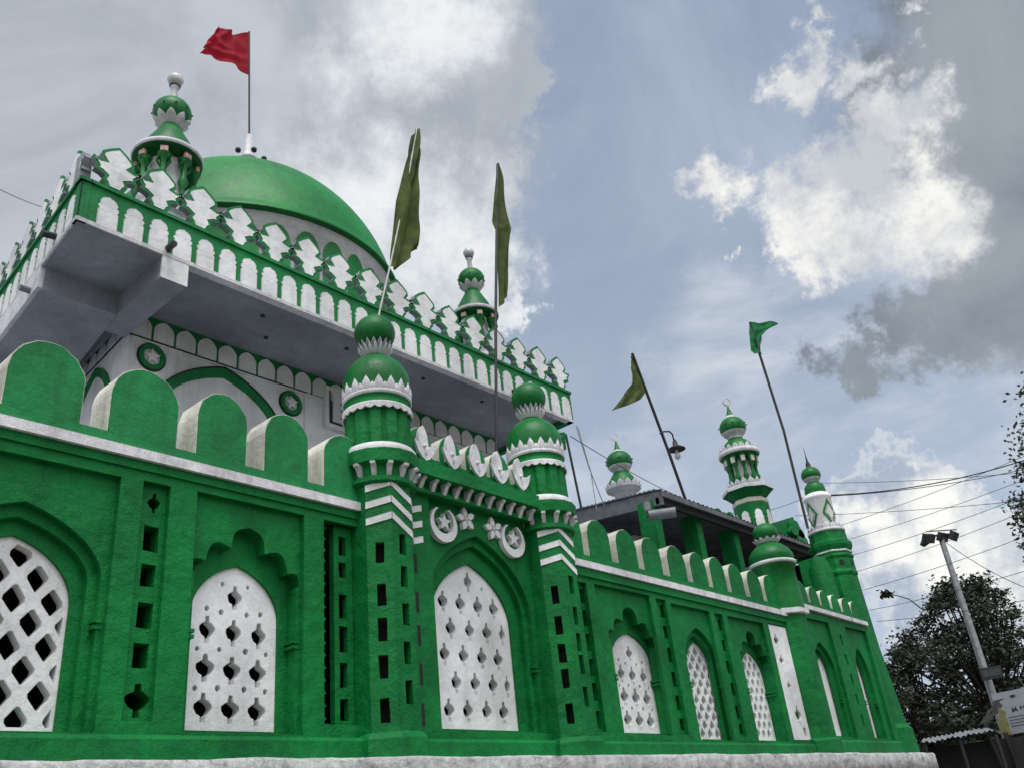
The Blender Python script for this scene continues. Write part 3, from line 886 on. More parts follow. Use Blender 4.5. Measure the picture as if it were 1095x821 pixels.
for i in range(13):
    d = LL - .42 - .615 * i
    o = MB()
    f = lambda P: [(d + px_ * .98, 9.745 + pz * .98) for px_, pz in P]
    lside(f(leaf_pts()), -.11, -.01, GF, o, WU); lf = o.build('leaf_ornament', sb)
    o = MB(); lside(f(leaf_pts(.044)), -.03, -.002, W, o); o.build('white_inset', lf)
# corner posts behind the ornaments
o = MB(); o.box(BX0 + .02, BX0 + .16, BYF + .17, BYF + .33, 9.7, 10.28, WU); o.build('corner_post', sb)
# drain spouts
for (p, q) in (((4.72, BYF + .05, 9.20), (4.70, BYF - .2, 9.16)), ((bx(10.3) + .03, 10.2, 9.24), (bx(10.3) - .2, 10.2, 9.2)), ((bx(11.2) + .03, 11.0, 8.84), (bx(11.2) - .16, 11.0, 8.84)), ((11.6, BYF + .05, 9.2), (11.58, BYF - .2, 9.17))):
    o = MB(); o.tube([p, q], .045, PVC if p[2] < 9 else IRON, 14); o.build('drain_spout', sb)
# roof of the balcony
o = MB(); vprism([(BX0 + .1, BYF + .1), (BX1 - .1, BYF + .1), (BX1 - .1, BYB - .1), (bx(BYB) + .1, BYB - .1)], 9.32, 9.42, WU, o); o.build('terrace', sb)

# frieze under the balcony
o = MB()
o.wallpoly(rect(WX0 - .008, 8.80, WX1, 9.18), [], WY - .012, WY + .01, GF)
o.wallpoly(rect(WX0 - .01, 8.785, 8.16, 8.80), [], WY - .02, WY + .01, BLK)
lw = Vector((LS, 1, 0)).normalized()
nw = Vector((-1, LS, 0)).normalized()
ow = Vector((WX0, WY, 0))
o.prism([(5.5, 8.80), (0, 8.80), (0, 9.055), (5.5, 9.055)], [], ow, lw, nw, -.01, .012, GF)
o.prism([(5.5, 8.785), (0, 8.785), (0, 8.80), (5.5, 8.80)], [], ow, lw, nw, -.01, .02, BLK)
# black columns lines between arches continue down to the line
o.build('frieze_band', sb)
src = None
for i in range(22):
    x = WX0 + .19 + .357 * i
    if x > WX1 - .15: break
    o = MB() if src is None else None
    if src is None:
        o.wallpoly(arch(0, 8.804, 8.98, 9.155, .160, 10, .35), [], WY - .022, WY, W); src = o.build('frieze_arch', sb); src.location = (x, 0, 0)
    else:
        c = src.copy(); COL.objects.link(c); c.parent = sb; c.location = (x, 0, 0)
for i in range(12):
    o = MB(); d = .19 + .357 * i
    o.prism(arch(d, 8.804, 8.92, 9.045, .160, 10, .35), [], ow, lw, nw, 0, .022, W); o.build('frieze_arch', sb)
# moulded frame, medallions, blind arch
o = MB()
fr = [(5.12, 5.6), (8.16, 5.6), (8.16, 8.77), (5.12, 8.77)]
o.wallpoly(fr, [rect(5.16, 5.64, 8.125, 8.74)], WY - .03, WY + .01, W)
o.build('frame_moulding', sb)
def ringpoly(cx, z0, zs, za, hw, th):
    a = arch(cx, z0, zs, za, hw, 16, .45); b_ = arch(cx, z0, zs, za - th * 1.15, hw - th, 16, .45)
    return a + b_[::-1]
o = MB(); o.wallpoly(ringpoly(6.62, 6.0, 7.75, 8.74, 1.10, .15), [], WY - .025, WY + .01, GF); o.build('blind_arch', sb)
o = MB(); o.wallpoly(ringpoly(6.62, 6.0, 7.75, 8.755, 1.115, .02), [], WY - .04, WY + .01, BLK); o.build('arch_outline', sb)
o = MB(); o.prism(ringpoly(1.1, 6.0, 7.8, 8.72, .75, .13), [], ow, lw, nw, -.01, .025, GF); o.build('blind_arch', sb)
for cx, cz in ((5.44, 8.52), (7.86, 8.50)):
    md = MB(); md.wallpoly(hole_round(cx, cz, .20, 28, 1.0), [hole_round(cx + .0, cz + .005, .135, 24, 1.0)], WY - .045, WY + .01, GF); md.wallpoly(hole_round(cx, cz, .225, 28, 1.0), [hole_round(cx, cz, .2, 24, 1)], WY - .02, WY + .01, BLK)
    e = md.build('medallion', sb)
    o = MB(); o.wallpoly(star(cx, cz, .135, PI / 2 + .1), [], WY - .05, WY + .01, W); o.build('star', e)
# window with white frame
o = MB()
o.wallpoly(rect(8.52, 8.26, 9.62, 9.03), [rect(8.60, 8.34, 9.54, 8.98)], WY - .07, WY + .01, W)
wf = o.build('window', sb)
o = MB(); o.wallpoly(rect(8.60, 8.34, 9.54, 8.98), [], WY - .01, WY - .004, GLASSD); o.build('pane', wf)
o = MB()
o.wallpoly(rect(8.62, 8.36, 8.66, 8.97), [], WY - .04, WY - .02, IRON); o.wallpoly(rect(8.70, 8.40, 9.5, 8.92), [], WY - .05, WY - .02, W)
for i in range(9): o.lathe([(0, 0)], (0, 0), IRON) if False else o.wallpoly(hole_round(8.86 + (i % 3) * .1, 8.5 + (i // 3) * .13, .016, 8, 1), [], WY - .06, WY - .05, IRON)
o.build('window_unit', wf)
# recessed soffit lamp holes
for x, y in ((6.6, 10.1), (8.2, 10.1), (9.9, 10.1), (11.4, 10.1), (7.0, 10.6)):
    o = MB(); o.lathe([(.035, 9.165), (.035, 9.183), (.02, 9.184)], (x, y), IRON, 12); o.build('ceiling_hook', sb)

# ---- dome on its drum
DC = (8.52, 13.8)
o = MB()
o.lathe([(2.98, 9.4), (2.98, 11.86), (3.02, 11.88), (3.02, 11.93), (3.06, 11.95), (3.06, 12.0), (3.10, 12.02)], DC, W, 128); dr = o.build('drum', sb)
src = None
for i in range(34):
    a = 2 * PI * i / 34
    if src is None:
        pts = arch(0, 0, .62, .98, .245, 8, .3)
        mb = MB(); rows = []
        # panel bent to the drum
        def bend(x, z, rr): t = x / rr; return (rr * math.sin(t), -rr * math.cos(t), z)
        for (zz) in [j / 10 for j in range(11)]:
            if zz <= .5: hw_ = .24
            else:
                q = (zz - .5) / .5
                hw_ = .245 * (1 - min(1, q) ** 2.6) ** .85
            rows.append([bend(hw_ * s_, min(.98, zz * .98), 2.995) for s_ in (-1, -.5, 0, .5, 1)])
        mb.grid(rows, GD, False, True)
        src = mb.build('arch_panel', dr); ob = src
    else:
        ob = src.copy(); COL.objects.link(ob); ob.parent = dr
    ob.location = (DC[0], DC[1], 10.93); ob.rotation_euler = (0, 0, a)
prof = [(3.11, 12.02), (3.19, 12.04), (3.20, 12.09), (3.14, 12.11)]
for i in range(24):
    t = .205 + (PI / 2 - .205) * i / 23
    prof.append((max(.001, 3.2 * math.cos(t)), 11.35 + 3.62 * math.sin(t)))
o = MB(); o.lathe(prof, DC, GD, 128, mats=[GS] * 4 + [GD] * 23); dm = o.build('dome', sb)
o = MB()
o.lathe([(.22, 14.93), (.2, 15.02), (.12, 15.06), (.08, 15.12), (.07, 15.75), (.20, 15.80), (.22, 15.86), (.09, 15.92), (.09, 16.5), (.05, 16.58)], DC, WB, 16)
for i in range(6):
    a = 2 * PI * i / 6 + .3
    o.lathe([(.001, 15.82), (.06, 15.84), (.065, 15.90), (.02, 15.95), (.001, 15.96)], (DC[0] + .34 * math.cos(a), DC[1] + .34 * math.sin(a)), IRON, 8)
o.build('finial', dm)

# ================================================================== CORNER MINARETS
def corner_minaret(label):
    t = thing('minaret', label, 'minaret', 'small minarets on the balcony terrace')
    c = (0, 0)
    o = MB(); o.lathe([(.5, 0), (.5, .95), (.55, 1.0), (.55, 1.1), (.36, 1.12)], c, WB, 8, rot=R(22.5), smooth=False); o.build('pedestal', t)
    o = MB(); o.lathe([(.30, 1.1), (.34, 1.35), (.30, 1.6), (.26, 2.3)], c, W, 24); o.build('core', t)
    o = MB(); o.petals(c, .46, 1.1, .2, 16, WB, lean=.05); o.build('railing', t)
    for i in range(8):
        a = 2 * PI * i / 8 + .2
        cc = (.40 * math.cos(a), .40 * math.sin(a))
        o = MB(); o.lathe([(.055, 1.1), (.075, 1.2), (.045, 1.3), (.04, 1.5), (.085, 1.62), (.045, 1.74), (.05, 1.9), (.09, 1.99), (.11, 2.05)], cc, GS, 10)
        for s_ in (-1, 1):
            a2 = a + s_ * .22
            o.tube([(.40 * math.cos(a), .40 * math.sin(a), 1.75), (.43 * math.cos(a2), .43 * math.sin(a2), 1.9), (.46 * math.cos(a + s_ * .12), .46 * math.sin(a + s_ * .12), 2.02)], .022, GS, 6)
        o.build('baluster', t)
        o = MB()
        u = Vector((math.cos(a), math.sin(a), 0)); v = Vector((-math.sin(a), math.cos(a), 0))
        o.prism(rect(-.055, 2.04, .055, 2.16), [], u * .43, v, u, 0, .05, PINK); o.build('tile_block', t)
    o = MB()
    o.lathe([(.34, 2.17), (.48, 2.2), (.52, 2.22), (.535, 2.25), (.535, 2.29), (.50, 2.31), (.50, 2.33), (.46, 2.36), (.40, 2.38)], c, WB, 40, mats=[GS, GS, WB, WB, WB, G, WB, WB]); o.build('brim', t)
    o = MB(); o.lathe([(.41, 2.37), (.35, 2.55), (.25, 2.74), (.18, 2.88), (.14, 2.97)], c, GS, 32); o.build('bell_roof', t)
    o = MB(); o.petals(c, .38, 2.37, .13, 14, WB, lean=-.04, wid=.7); o.build('collar_petals', t)
    o = MB(); o.petals(c, .13, 2.95, .18, 9, WB, lean=.13, curl=.03); o.lathe([(.14, 2.93), (.14, 3.01)], c, WB, 16); o.build('neck_petals', t)
    prof = [(.12, 2.97)]
    for i in range(15):
        tt = -1.15 + (1.15 + PI / 2 - .25) * i / 14
        prof.append((.30 * math.cos(tt), 3.25 + .28 * math.sin(tt)))
    o = MB(); o.lathe(prof, c, GS, 32)
    for i in range(10):
        a = 2 * PI * i / 10; o.lathe([(.001, 3.22), (.018, 3.24), (.001, 3.26)], (.31 * math.cos(a), .31 * math.sin(a)), IRON, 6)
    o.build('globe', t)
    o = MB(); o.lathe([(.06, 3.49), (.05, 3.78), (.07, 3.81), (.07, 3.85)], c, WB, 14); o.build('stem', t)
    o = MB(); o.lathe([(.06, 3.83), (.09, 3.86), (.06, 3.89)], c, IRON, 14, cap=False)
    o.lathe([(.05, 3.87), (.10, 3.91), (.13, 3.99), (.11, 4.07), (.05, 4.115), (.001, 4.12)], c, GLASS, 24); o.build('lamp_globe', t)
    return t
mA = corner_minaret('green and white minaret with globe lamp at the near corner of the balcony')
mB = copy_tree(mA)
mB['label'] = 'green and white minaret with globe lamp at the far end of the balcony'
mA.location = (5.13, 10.6, 9.42); mB.location = (11.98, 10.6, 9.38)
mB.scale = (.94, .94, .94)

# ================================================================== PAVILION with tin roof
pv = thing('pavilion', 'open green posted pavilion with dark corrugated roof behind the merlons', 'pavilion')
PX0, PX1, PY = 17.03, 26.2, 10.0
o = MB()
# corrugated roof rising to the back
def roofz(y): return 8.60 + (y - PY) * .105
rows = []
nx = 150
for y in (PY - .05, PY + 1.5, PY + 3.1):
    rows.append([(PX0 - .05 + (PX1 - PX0) * i / nx, y, roofz(y) + .022 * math.sin(i * 1.9)) for i in range(nx + 1)])
o.grid(rows, SHEET, False, True)
rows = [[(p[0], p[1], p[2] - .015) for p in r] for r in rows]
o.grid(rows, SHEET, False, True)
o.build('roof', pv)
o = MB()
# side fascia along the left edge, with curled sheet edge on top
o.prism([(-.04, 8.24), (3.1, 8.24 + .325), (3.1, 8.60 + .325), (-.04, 8.58)], [], (PX0, PY, 0), (0, 1, 0), (-1, 0, 0), -.04, .03, FASCIA)
for i in range(24): o.box(PX0 - .04, PX0 + .06, PY + .1 + i * .125, PY + .17 + i * .125, roofz(PY + i * .125) + .0, roofz(PY + i * .125) + .055, SHEET)
o.wallpoly([(PX0 - .03, 8.44), (PX1, 8.47), (PX1, 8.55), (PX0 - .03, 8.57)], [], PY - .06, PY - .02, SHEET)
o.wallpoly([(PX0 - .03, 8.28), (PX1, 8.30), (PX1, 8.44), (PX0 - .03, 8.43)], [], PY + .03, PY + .12, DARK)
o.build('fascia', pv)
for x in (16.62, 18.40, 20.18, 22.3, 24.6):
    o = MB()
    x0 = x * 1.02
    o.box(x0 + .02, x0 + .28, PY + .2, PY + .62, 5.35, 8.42, G); o.build('post', pv)
o = MB(); o.box(PX0 - .0, PX1, PY + 3.0, PY + 3.1, 5.35, 8.75, DARK); o.box(PX1 - .1, PX1, PY + .9, PY + 3.0, 5.35, 8.5, DARK); o.build('back_wall', pv)
p0, p1 = onY(694, 551, 9.95), onY(723, 547, 9.45)
o = MB(); o.tube([p0, p1], .115, PVC, 20); o.tube([p1 + (p0 - p1) * .001, p1 + (p0 - p1).normalized() * .004], .118, DARK, 20); o.tube([p0 + Vector((.02, .02, .3)), p0 + Vector((0, .0, .12)), p0], .08, PVC, 12); o.build('drain_pipe', pv)
o = MB(); o.box(20.2, 29.5, 13.15, 17, 5.3, 8.7, DARK); rb = o.build('rear_wall', pv)

# ================================================================== rear hall carrying the big minaret and the cupola
rh = thing('rear_hall', 'dark rear hall with green parapet and leaf crests behind the tin roof', 'hall')
o = MB(); o.box(20.6, 33, 13.2, 17, 8.71, 9.5, SHEET); o.build('wall', rh)
# green parapet pieces right of minaret
q0 = onY(822, 590, 12.35)
o = MB()
def pxpoly(pts, y): return [(onY(u, v, y).x, onY(u, v, y).z) for u, v in pts]
o.wallpoly(pxpoly([(820, 600), (822, 560), (848, 552), (852, 566), (858, 570), (864, 600)], 12.3), [], 12.3, 12.6, G)
o.build('parapet', rh)
for (u, v, r_) in ((853, 566, 10), (858, 574, 8), (770, 552, 8), (783, 557, 9)):
    q = onY(u, v, 12.1); o = MB()
    rr = r_ / 33 * 1.0
    pts = []
    for i in range(30):
        a = 2 * PI * i / 30; k_ = 1 + .25 * math.cos(3 * (a - PI / 2))
        pts.append((q.x + rr * 2.0 * .55 * k_ * math.cos(a) * 1.3, q.z + rr * .9 * k_ * math.sin(a)))
    o.wallpoly(pts, [], 12.1, 12.25, G); o.build('leaf_crest', rh)

# big minaret
bm = thing('minaret', 'tall green and white minaret with pillared gallery and crescent top', 'minaret')
BM = onY(801, 560, 13.0)
MC = (28.0, 13.0)
D = 1.0
o = MB(); o.lathe([(.62, 9.4), (.60, 11.35)], MC, G, 8, rot=R(22.5), smooth=False); o.build('shaft', bm)
for i in range(8):
    a = R(45 * i); u = Vector((math.cos(a), math.sin(a), 0)); v = Vector((-math.sin(a), math.cos(a), 0))
    o = MB(); o.prism(cusp_arch(0, 10.25, 11.1, .15), [], Vector((MC[0], MC[1], 0)) + u * .568, v, u, 0, .02, W); o.build('arch_panel', bm)
o = MB(); o.lathe([(.58, 11.35), (.62, 11.38), (.62, 11.50), (.56, 11.54), (.80, 11.78), (.88, 11.82), (.88, 11.93), (.80, 11.97), (.55, 12.05)], MC, G, 8, rot=R(22.5), smooth=False, mats=[CR, CR, CR, G, G, WB, WB, G]); o.build('gallery_cornice', bm)
o = MB(); o.petals(MC, .60, 12.0, .24, 16, WB, lean=.03, wid=.9); o.build('gallery_railing', bm)
o = MB(); o.lathe([(.33, 12.0), (.33, 13.1)], MC, W, 20, flute=lambda a, z: 1 - .12 * abs(math.sin(4 * a))); o.build('core', bm)
for i in range(10):
    a = 2 * PI * i / 10
    cc = (MC[0] + .46 * math.cos(a), MC[1] + .46 * math.sin(a))
    o = MB(); o.lathe([(.09, 12.0), (.07, 12.25), (.10, 12.35), (.06, 12.45), (.05, 12.7), (.09, 12.78), (.08, 12.9), (.13, 13.05), (.14, 13.15)], cc, GS, 10); o.build('column', bm)
    u = Vector((math.cos(a), math.sin(a), 0)); v = Vector((-math.sin(a), math.cos(a), 0))
    o = MB(); o.prism(rect(-.07, 12.85, .07, 13.05), [], Vector((MC[0], MC[1], 0)) + u * .56, v, u, 0, .04, CR); o.build('tile_block', bm)
o = MB(); o.lathe([(.5, 13.1), (.68, 13.18), (.72, 13.22), (.72, 13.34), (.60, 13.38), (.55, 13.4)], MC, WB, 40, mats=[GS, WB, WB, WB, WB]); o.build('brim', bm)
o = MB(); o.petals(MC, .64, 13.34, .2, 18, WB, lean=.02, wid=.8); o.build('brim_petals', bm)
o = MB(); o.lathe([(.58, 13.38), (.52, 13.58), (.40, 13.74), (.27, 13.84), (.22, 13.9)], MC, GS, 32); o.build('bell_roof', bm)
def globe(c, zc, r, mb, n=32):
    prof = [(r * .55, zc - r * .95)]
    for i in range(15):
        t = -.95 + (.95 + PI / 2 - .12) * i / 14
        prof.append((r * math.cos(t), zc + r * .9 * math.sin(t)))
    k_ = len(prof) - 1
    mb.lathe(prof, c, GS, n, mats=[WB] * 4 + [GS] * (k_ - 4))
o = MB(); globe(MC, 14.32, .47, o)
for i in range(12):
    a = 2 * PI * i / 12; o.lathe([(.001, 14.33), (.03, 14.37), (.001, 14.41)], (MC[0] + .5 * math.cos(a), MC[1] + .5 * math.sin(a)), GS, 6)
o.build('globe', bm)
def crescent_finial(c, z, s_, parent):
    o = MB(); o.lathe([(.16 * s_, z), (.10 * s_, z + .12 * s_), (.05 * s_, z + .3 * s_), (.02 * s_, z + .42 * s_)], c, GS, 14); f_ = o.build('finial', parent)
    o = MB()
    u = Vector((.8, -.6, 0))
    o.prism(crescent(0, z + .58 * s_, .17 * s_, .75, .45, 22, PI / 2 + .2), [], (c[0], c[1], 0), u, Vector((-.6, -.8, 0)), -.02 * s_, .02 * s_, WB); o.build('crescent', f_)
o = MB(); o.lathe([(.2, 14.70), (.15, 14.80), (.12, 14.84)], MC, WB, 16); o.build('white_cap', bm)
crescent_finial(MC, 14.80, .95, bm)

# small cupola seen above the tin roof
cp = thing('cupola', 'small green globe cupola with petal base and crescent, above the tin roof corner', 'cupola')
CC = (20.25, 13.0)
o = MB(); o.lathe([(.28, 8.7), (.28, 10.2), (.46, 10.26), (.47, 10.31), (.44, 10.33)], CC, WB, 24); o.build('base', cp)
o = MB(); o.petals(CC, .47, 10.27, .20, 14, WB, lean=.03, wid=.85); o.build('petal_ring', cp)
o = MB(); o.lathe([(.45, 10.3), (.40, 10.52), (.27, 10.72), (.22, 10.8)], CC, GS, 28); o.build('bell_roof', cp)
o = MB(); globe(CC, 11.12, .37, o)
for i in range(10):
    a = 2 * PI * i / 10; o.lathe([(.001, 11.1), (.025, 11.13), (.001, 11.16)], (CC[0] + .39 * math.cos(a), CC[1] + .39 * math.sin(a)), IRON, 6)
o.build('globe', cp)
o = MB(); o.lathe([(.14, 11.43), (.10, 11.5)], CC, WB, 16); o.build('white_cap', cp)
crescent_finial(CC, 11.48, .72, cp)

# ================================================================== END TOWER
et = thing('corner_tower', 'tapering green corner tower with white drum, green diamond and spiked globe', 'tower')
EC = (22.55, 8.6)
def oct(prof, mat, name, mats=None): 
    o = MB(); o.lathe(prof, EC, mat, 8, rot=R(22.5), smooth=False, mats=mats); return o.build(name, et)
oct([(.74, 2.6), (.72, 3.3), (.66, 3.36), (.62, 3.4), (.50, 5.2), (.455, 7.0)], G, 'shaft')
o = MB(); o.lathe([(.20, 3.34), (.22, 3.38), (.22, 3.44), (.17, 3.47), (.18, 3.52), (.12, 3.56)], (EC[0] + .62, EC[1] - .25), G, 16); o.build('base_moulding', et)
oct([(.47, 6.95), (.49, 7.0), (.49, 7.04), (.47, 7.08), (.47, 7.38), (.50, 7.42), (.50, 7.46), (.47, 7.5), (.47, 7.58), (.52, 7.66), (.54, 7.72), (.54, 7.82), (.47, 7.86), (.45, 8.12)], G, 'upper_stage', [G] * 13)
oct([(.485, 7.535), (.50, 7.545), (.50, 7.575), (.485, 7.585)], WB, 'white_stripe')
for i in range(8):
    a = R(45 * i); u = Vector((math.cos(a), math.sin(a), 0)); v = Vector((-math.sin(a), math.cos(a), 0))
    o = MB(); o.prism(rect(-.05, 7.17, .05, 7.31), [], Vector((EC[0], EC[1], 0)) + u * .434, v, u, 0, .006, DARK); o.build('painted_opening', et)  # flat dark plate on the solid stage, painted as the shade of a hole
for k_, z in enumerate((6.35, 5.3, 4.3)):
    a = R(-45); rr = .462 if z > 6 else .485 if z > 5 else .545
    rr *= .93
    u = Vector((math.cos(a), math.sin(a), 0)); v = Vector((-math.sin(a), math.cos(a), 0))
    o = MB(); o.prism(rect(-.04, z - .09, .04, z + .09), [], Vector((EC[0], EC[1], 0)) + u * (rr + .01), v, u, -.05, .012, DARK); o.build('painted_opening', et)  # dark plate on the solid shaft, hole shade painted
o = MB(); o.lathe([(.44, 8.10), (.47, 8.12), (.47, 8.16), (.36, 8.18)], EC, WB, 32); o.petals(EC, .42, 8.15, .17, 14, WB, lean=.02, wid=.85); o.petals(EC, .405, 8.15, .11, 14, G, lean=.0, off=.5, wid=.5); o.build('petal_ring', et)
o = MB(); o.lathe([(.31, 8.15), (.335, 9.02), (.36, 9.05), (.36, 9.10), (.335, 9.12), (.32, 9.17), (.26, 9.2)], EC, W, 40); dru = o.build('drum', et)
for a in (R(-118), R(-28), R(152), R(62)):
    mb = MB()
    def ddp(s_, rr):
        out = []
        for x, z in ((0, -.38), (.2, 0), (0, .38), (-.2, 0)):
            t = a + x * s_ / .335; out.append((EC[0] + rr * math.cos(t), EC[1] + rr * math.sin(t), 8.6 + z * s_))
        return out
    A, B_, C_ = ddp(1, .352), ddp(.74, .356), ddp(.5, .358)
    for i in range(4): mb.face([A[i], A[(i + 1) % 4], B_[(i + 1) % 4], B_[i]], G)
    mb.face(C_, CR); mb.build('diamond_emblem', dru)
o = MB(); o.lathe([(.26, 9.18), (.27, 9.3), (.25, 9.42), (.18, 9.5), (.14, 9.54)], EC, GS, 32); o.build('dome', et)
o = MB(); globe(EC, 9.74, .255, o); o.build('globe', et)
o = MB(); o.lathe([(.10, 9.95), (.06, 9.99), (.07, 10.03), (.03, 10.15), (.012, 10.3), (.004, 10.57)], EC, IRON, 12); o.build('spike', et)

# buttress green wall between pavilion and tower
o = MB(); o.box(21.3, 22.1, 8.55, 9.0, 5.4, 7.3, G); o.lathe([(.3, 5.4), (.28, 7.0), (.2, 7.3)], (21.5, 8.6), G, 16); o.build('buttress', et)

# ================================================================== FLAGS
def cloth(name, grid_pts, mat, parent, rip=.05, seed=0, thick=.006):
    """grid_pts: rows of 3D points; surface gets soft folds"""
    n, mm = len(grid_pts), len(grid_pts[0])
    def bil(s_, t):
        i = min(int(s_ * (n - 1)), n - 2); j = min(int(t * (mm - 1)), mm - 2)
        a, b_ = s_ * (n - 1) - i, t * (mm - 1) - j
        P = grid_pts
        return (P[i][j] * (1 - a) * (1 - b_) + P[i + 1][j] * a * (1 - b_) + P[i][j + 1] * (1 - a) * b_ + P[i + 1][j + 1] * a * b_)
    mb = MB(); NN, MM = 28, 20; rows = []
    for i in range(NN + 1):
        row = []
        for j in range(MM + 1):
            p = bil(i / NN, j / MM)
            d = rip * (math.sin(j / MM * 11 + i / NN * 3 + seed) * .6 + noise.noise(Vector((i * .18, j * .25, seed))) * 1.2) * min(1, j / MM * 2.5 + .15)
            row.append(p + Vector((.25 * d, -d, .05 * d)))
        rows.append(row)
    mb.grid(rows, mat, False, True)
    return mb.build(name, parent)

def flag(label, pole_pts, pole_r, rows_px, y, mat, rip=.06, seed=0, pole_mat=IRON, name_pole='pole'):
    t = thing('flag', label, 'flag', 'flags on tall thin poles')
    o = MB(); o.tube(pole_pts, pole_r, pole_mat, 8); o.build(name_pole, t)
    g = [[onY(u, v, y + (dy if isinstance(dy, (int, float)) else 0)) for (u, v, dy) in [(q + (0,))[:3] for q in row]] for row in rows_px]
    cloth('cloth', g, mat, t, rip, seed)
    return t
DY = 13.8
flag('red square flag flying left above the big green dome', [onY(266.5, 146, DY), onY(266.5, 34, DY)], .022,
     [[(266.5, 35), (252, 36), (240, 32), (236, 27)], [(266.5, 50), (248, 47), (232, 42), (226, 38)], [(267, 64), (250, 60), (233, 50), (217, 50)], [(267, 81), (247, 70), (227, 60), (212, 58)]], DY, RED, .10, 1)
flag('limp olive flag rising from the near turret ball', [onY(404, 342, 8.0), onY(417, 285, 8.0), onY(432, 214, 8.0), onY(446, 137, 8.0)], .014,
     [[(446, 136), (446, 140), (446, 146)], [(434, 175), (441, 180), (444, 178)], [(424, 215), (437, 222), (446, 218)], [(419, 258), (434, 256), (448, 266)], [(417, 285), (425, 288), (442, 268)]], 8.0, OLIVE, .10, 3, STICK)
flag('narrow olive flag on a dark pole behind the far turret', [onY(531, 500, 8.85), onY(530, 345, 8.85), onY(532, 176, 8.85)], .026,
     [[(532, 174), (532.5, 176), (533, 178)], [(529, 205), (534, 206), (540, 206)], [(526, 237), (536, 239), (547, 240)], [(530, 247), (538, 249), (547, 250)], [(532, 290), (537, 290), (544, 285)], [(533, 329), (537, 326), (542, 318)]], 8.85, OLIVE, .05, 5)
p3 = [onY(738, 548, 10.6), onY(714, 480, 10.6), onY(676, 378, 10.6)]
flag('olive pennant drooping left on the leaning pole with the hanging lamp', p3, .04,
     [[(676, 378), (675.5, 380), (675, 383)], [(681, 391), (678, 394), (675.5, 396)], [(686, 405), (681, 407), (676, 408)], [(691, 419), (680, 419), (667, 422)], [(685, 427), (672, 433), (654, 439)]], 10.6, OLIVE, .05, 8)
flag('bright green flag blown right on the tallest leaning pole', [onY(864, 565, 10.6), onY(838, 460, 10.6), onY(812, 378, 10.6), onY(802, 345, 10.6)], .045,
     [[(802, 344), (812, 346), (824, 343), (832, 347)], [(801, 356), (810, 354), (818, 352), (823, 351)], [(802, 366), (808, 366), (811, 362), (814, 360)], [(803, 376), (808, 378), (812, 378), (815, 379)]], 10.6, LEAFG, .07, 11)
flag('small green flag half hidden behind the balcony end', [onY(622, 545, 12.0), onY(605, 464, 12.0)], .03,
     [[(604, 462), (598, 461), (588, 464)], [(605, 474), (598, 473), (588, 477)], [(606, 480), (597, 484), (588, 488)]], 12.0, LEAFG, .1, 14)
# two thin rods near the pavilion corner
rod = thing('wire_stay', 'pair of thin stay wires rising beside the pavilion corner', 'wire')
o = MB(); o.tube([onY(646, 540, 10.4), onY(630, 500, 10.4), onY(616, 455, 10.4)], .012, STEEL, 6); o.tube([onY(638, 545, 10.5), onY(632, 505, 10.5), onY(618, 456, 10.5)], .010, STEEL, 6); o.build('stay', rod)

# hanging lamp on the leaning pole
hl = thing('hanging_lamp', 'dark shaded lamp with bulb on a bracket of the leaning flagpole', 'lamp')
o = MB(); o.tube([onY(706, 463, 10.55), onY(710, 461, 10.55), onY(716, 461, 10.55), onY(719, 464, 10.55), onY(721, 472, 10.55)], .022, IRON, 8); o.build('bracket', hl)
lp = onY(722.5, 477, 10.55)
o = MB(); o.lathe([(.24, lp.z - .09), (.22, lp.z - .07), (.07, lp.z + .03), (.06, lp.z + .12), (.03, lp.z + .2)], (lp.x, lp.y), IRON, 24); o.build('shade', hl)
o = MB(); o.lathe([(.03, lp.z - .09), (.04, lp.z - .16), (.075, lp.z - .24), (.07, lp.z - .32), (.001, lp.z - .38)], (lp.x, lp.y), GLASS, 16); o.build('bulb', hl)

# ================================================================== RIGHT SIDE: mast, trees, stall, banner
mh = thing('light_mast', 'tall galvanised mast with floodlights on top and one lower lamp', 'mast')
o = MB(); o.tube([(30.94, 8.15, 0), (30.94, 8.15, 4.6), (30.94, 8.15, 9.4)], .15, STEEL, 16, .085); o.build('pole', mh)
o = MB(); o.tube([(30.6, 8.5, 9.42), (31.2, 7.8, 9.42)], .035, IRON, 8); o.tube([(30.5, 8.4, 9.55), (31.3, 7.7, 9.55)], .02, IRON, 8); o.build('crossbar', mh)
for i, (dx, dy, rz) in enumerate(((-.28, .3, .5), (.05, -.05, .9), (.28, -.32, 1.3), (-.1, .45, 2.6))):
    o = MB()
    a = -PI / 2 - .8 + rz * .6
    n = Vector((math.cos(a), math.sin(a), -.7)).normalized(); u = n.cross(Vector((0, 0, 1))).normalized(); v = u.cross(n)
    o.prism(rect(-.2, -.14, .2, .14), [], (30.94 + dx, 8.15 + dy, 9.36), u, n, -.08, .08, IRON, uz=v)
    h = o.build('floodlight', mh)
    o = MB(); o.prism(rect(-.17, -.11, .17, .11), [], (30.94 + dx, 8.15 + dy, 9.36), u, n, .082, .09, GLASSD, uz=v); o.build('lens', h)
o = MB(); o.prism(rect(-.3, -.17, .3, .17), [], (30.6, 7.9, 5.0), (.25, -.97, 0), (-.97, -.25, 0), -.05, .12, IRON); h = o.build('floodlight', mh)
o = MB(); o.prism(rect(-.24, -.1, .24, .1), [], (30.6, 7.9, 5.0), (.25, -.97, 0), (-.97, -.25, 0), .122, .13, GLASSD); o.build('lens', h)

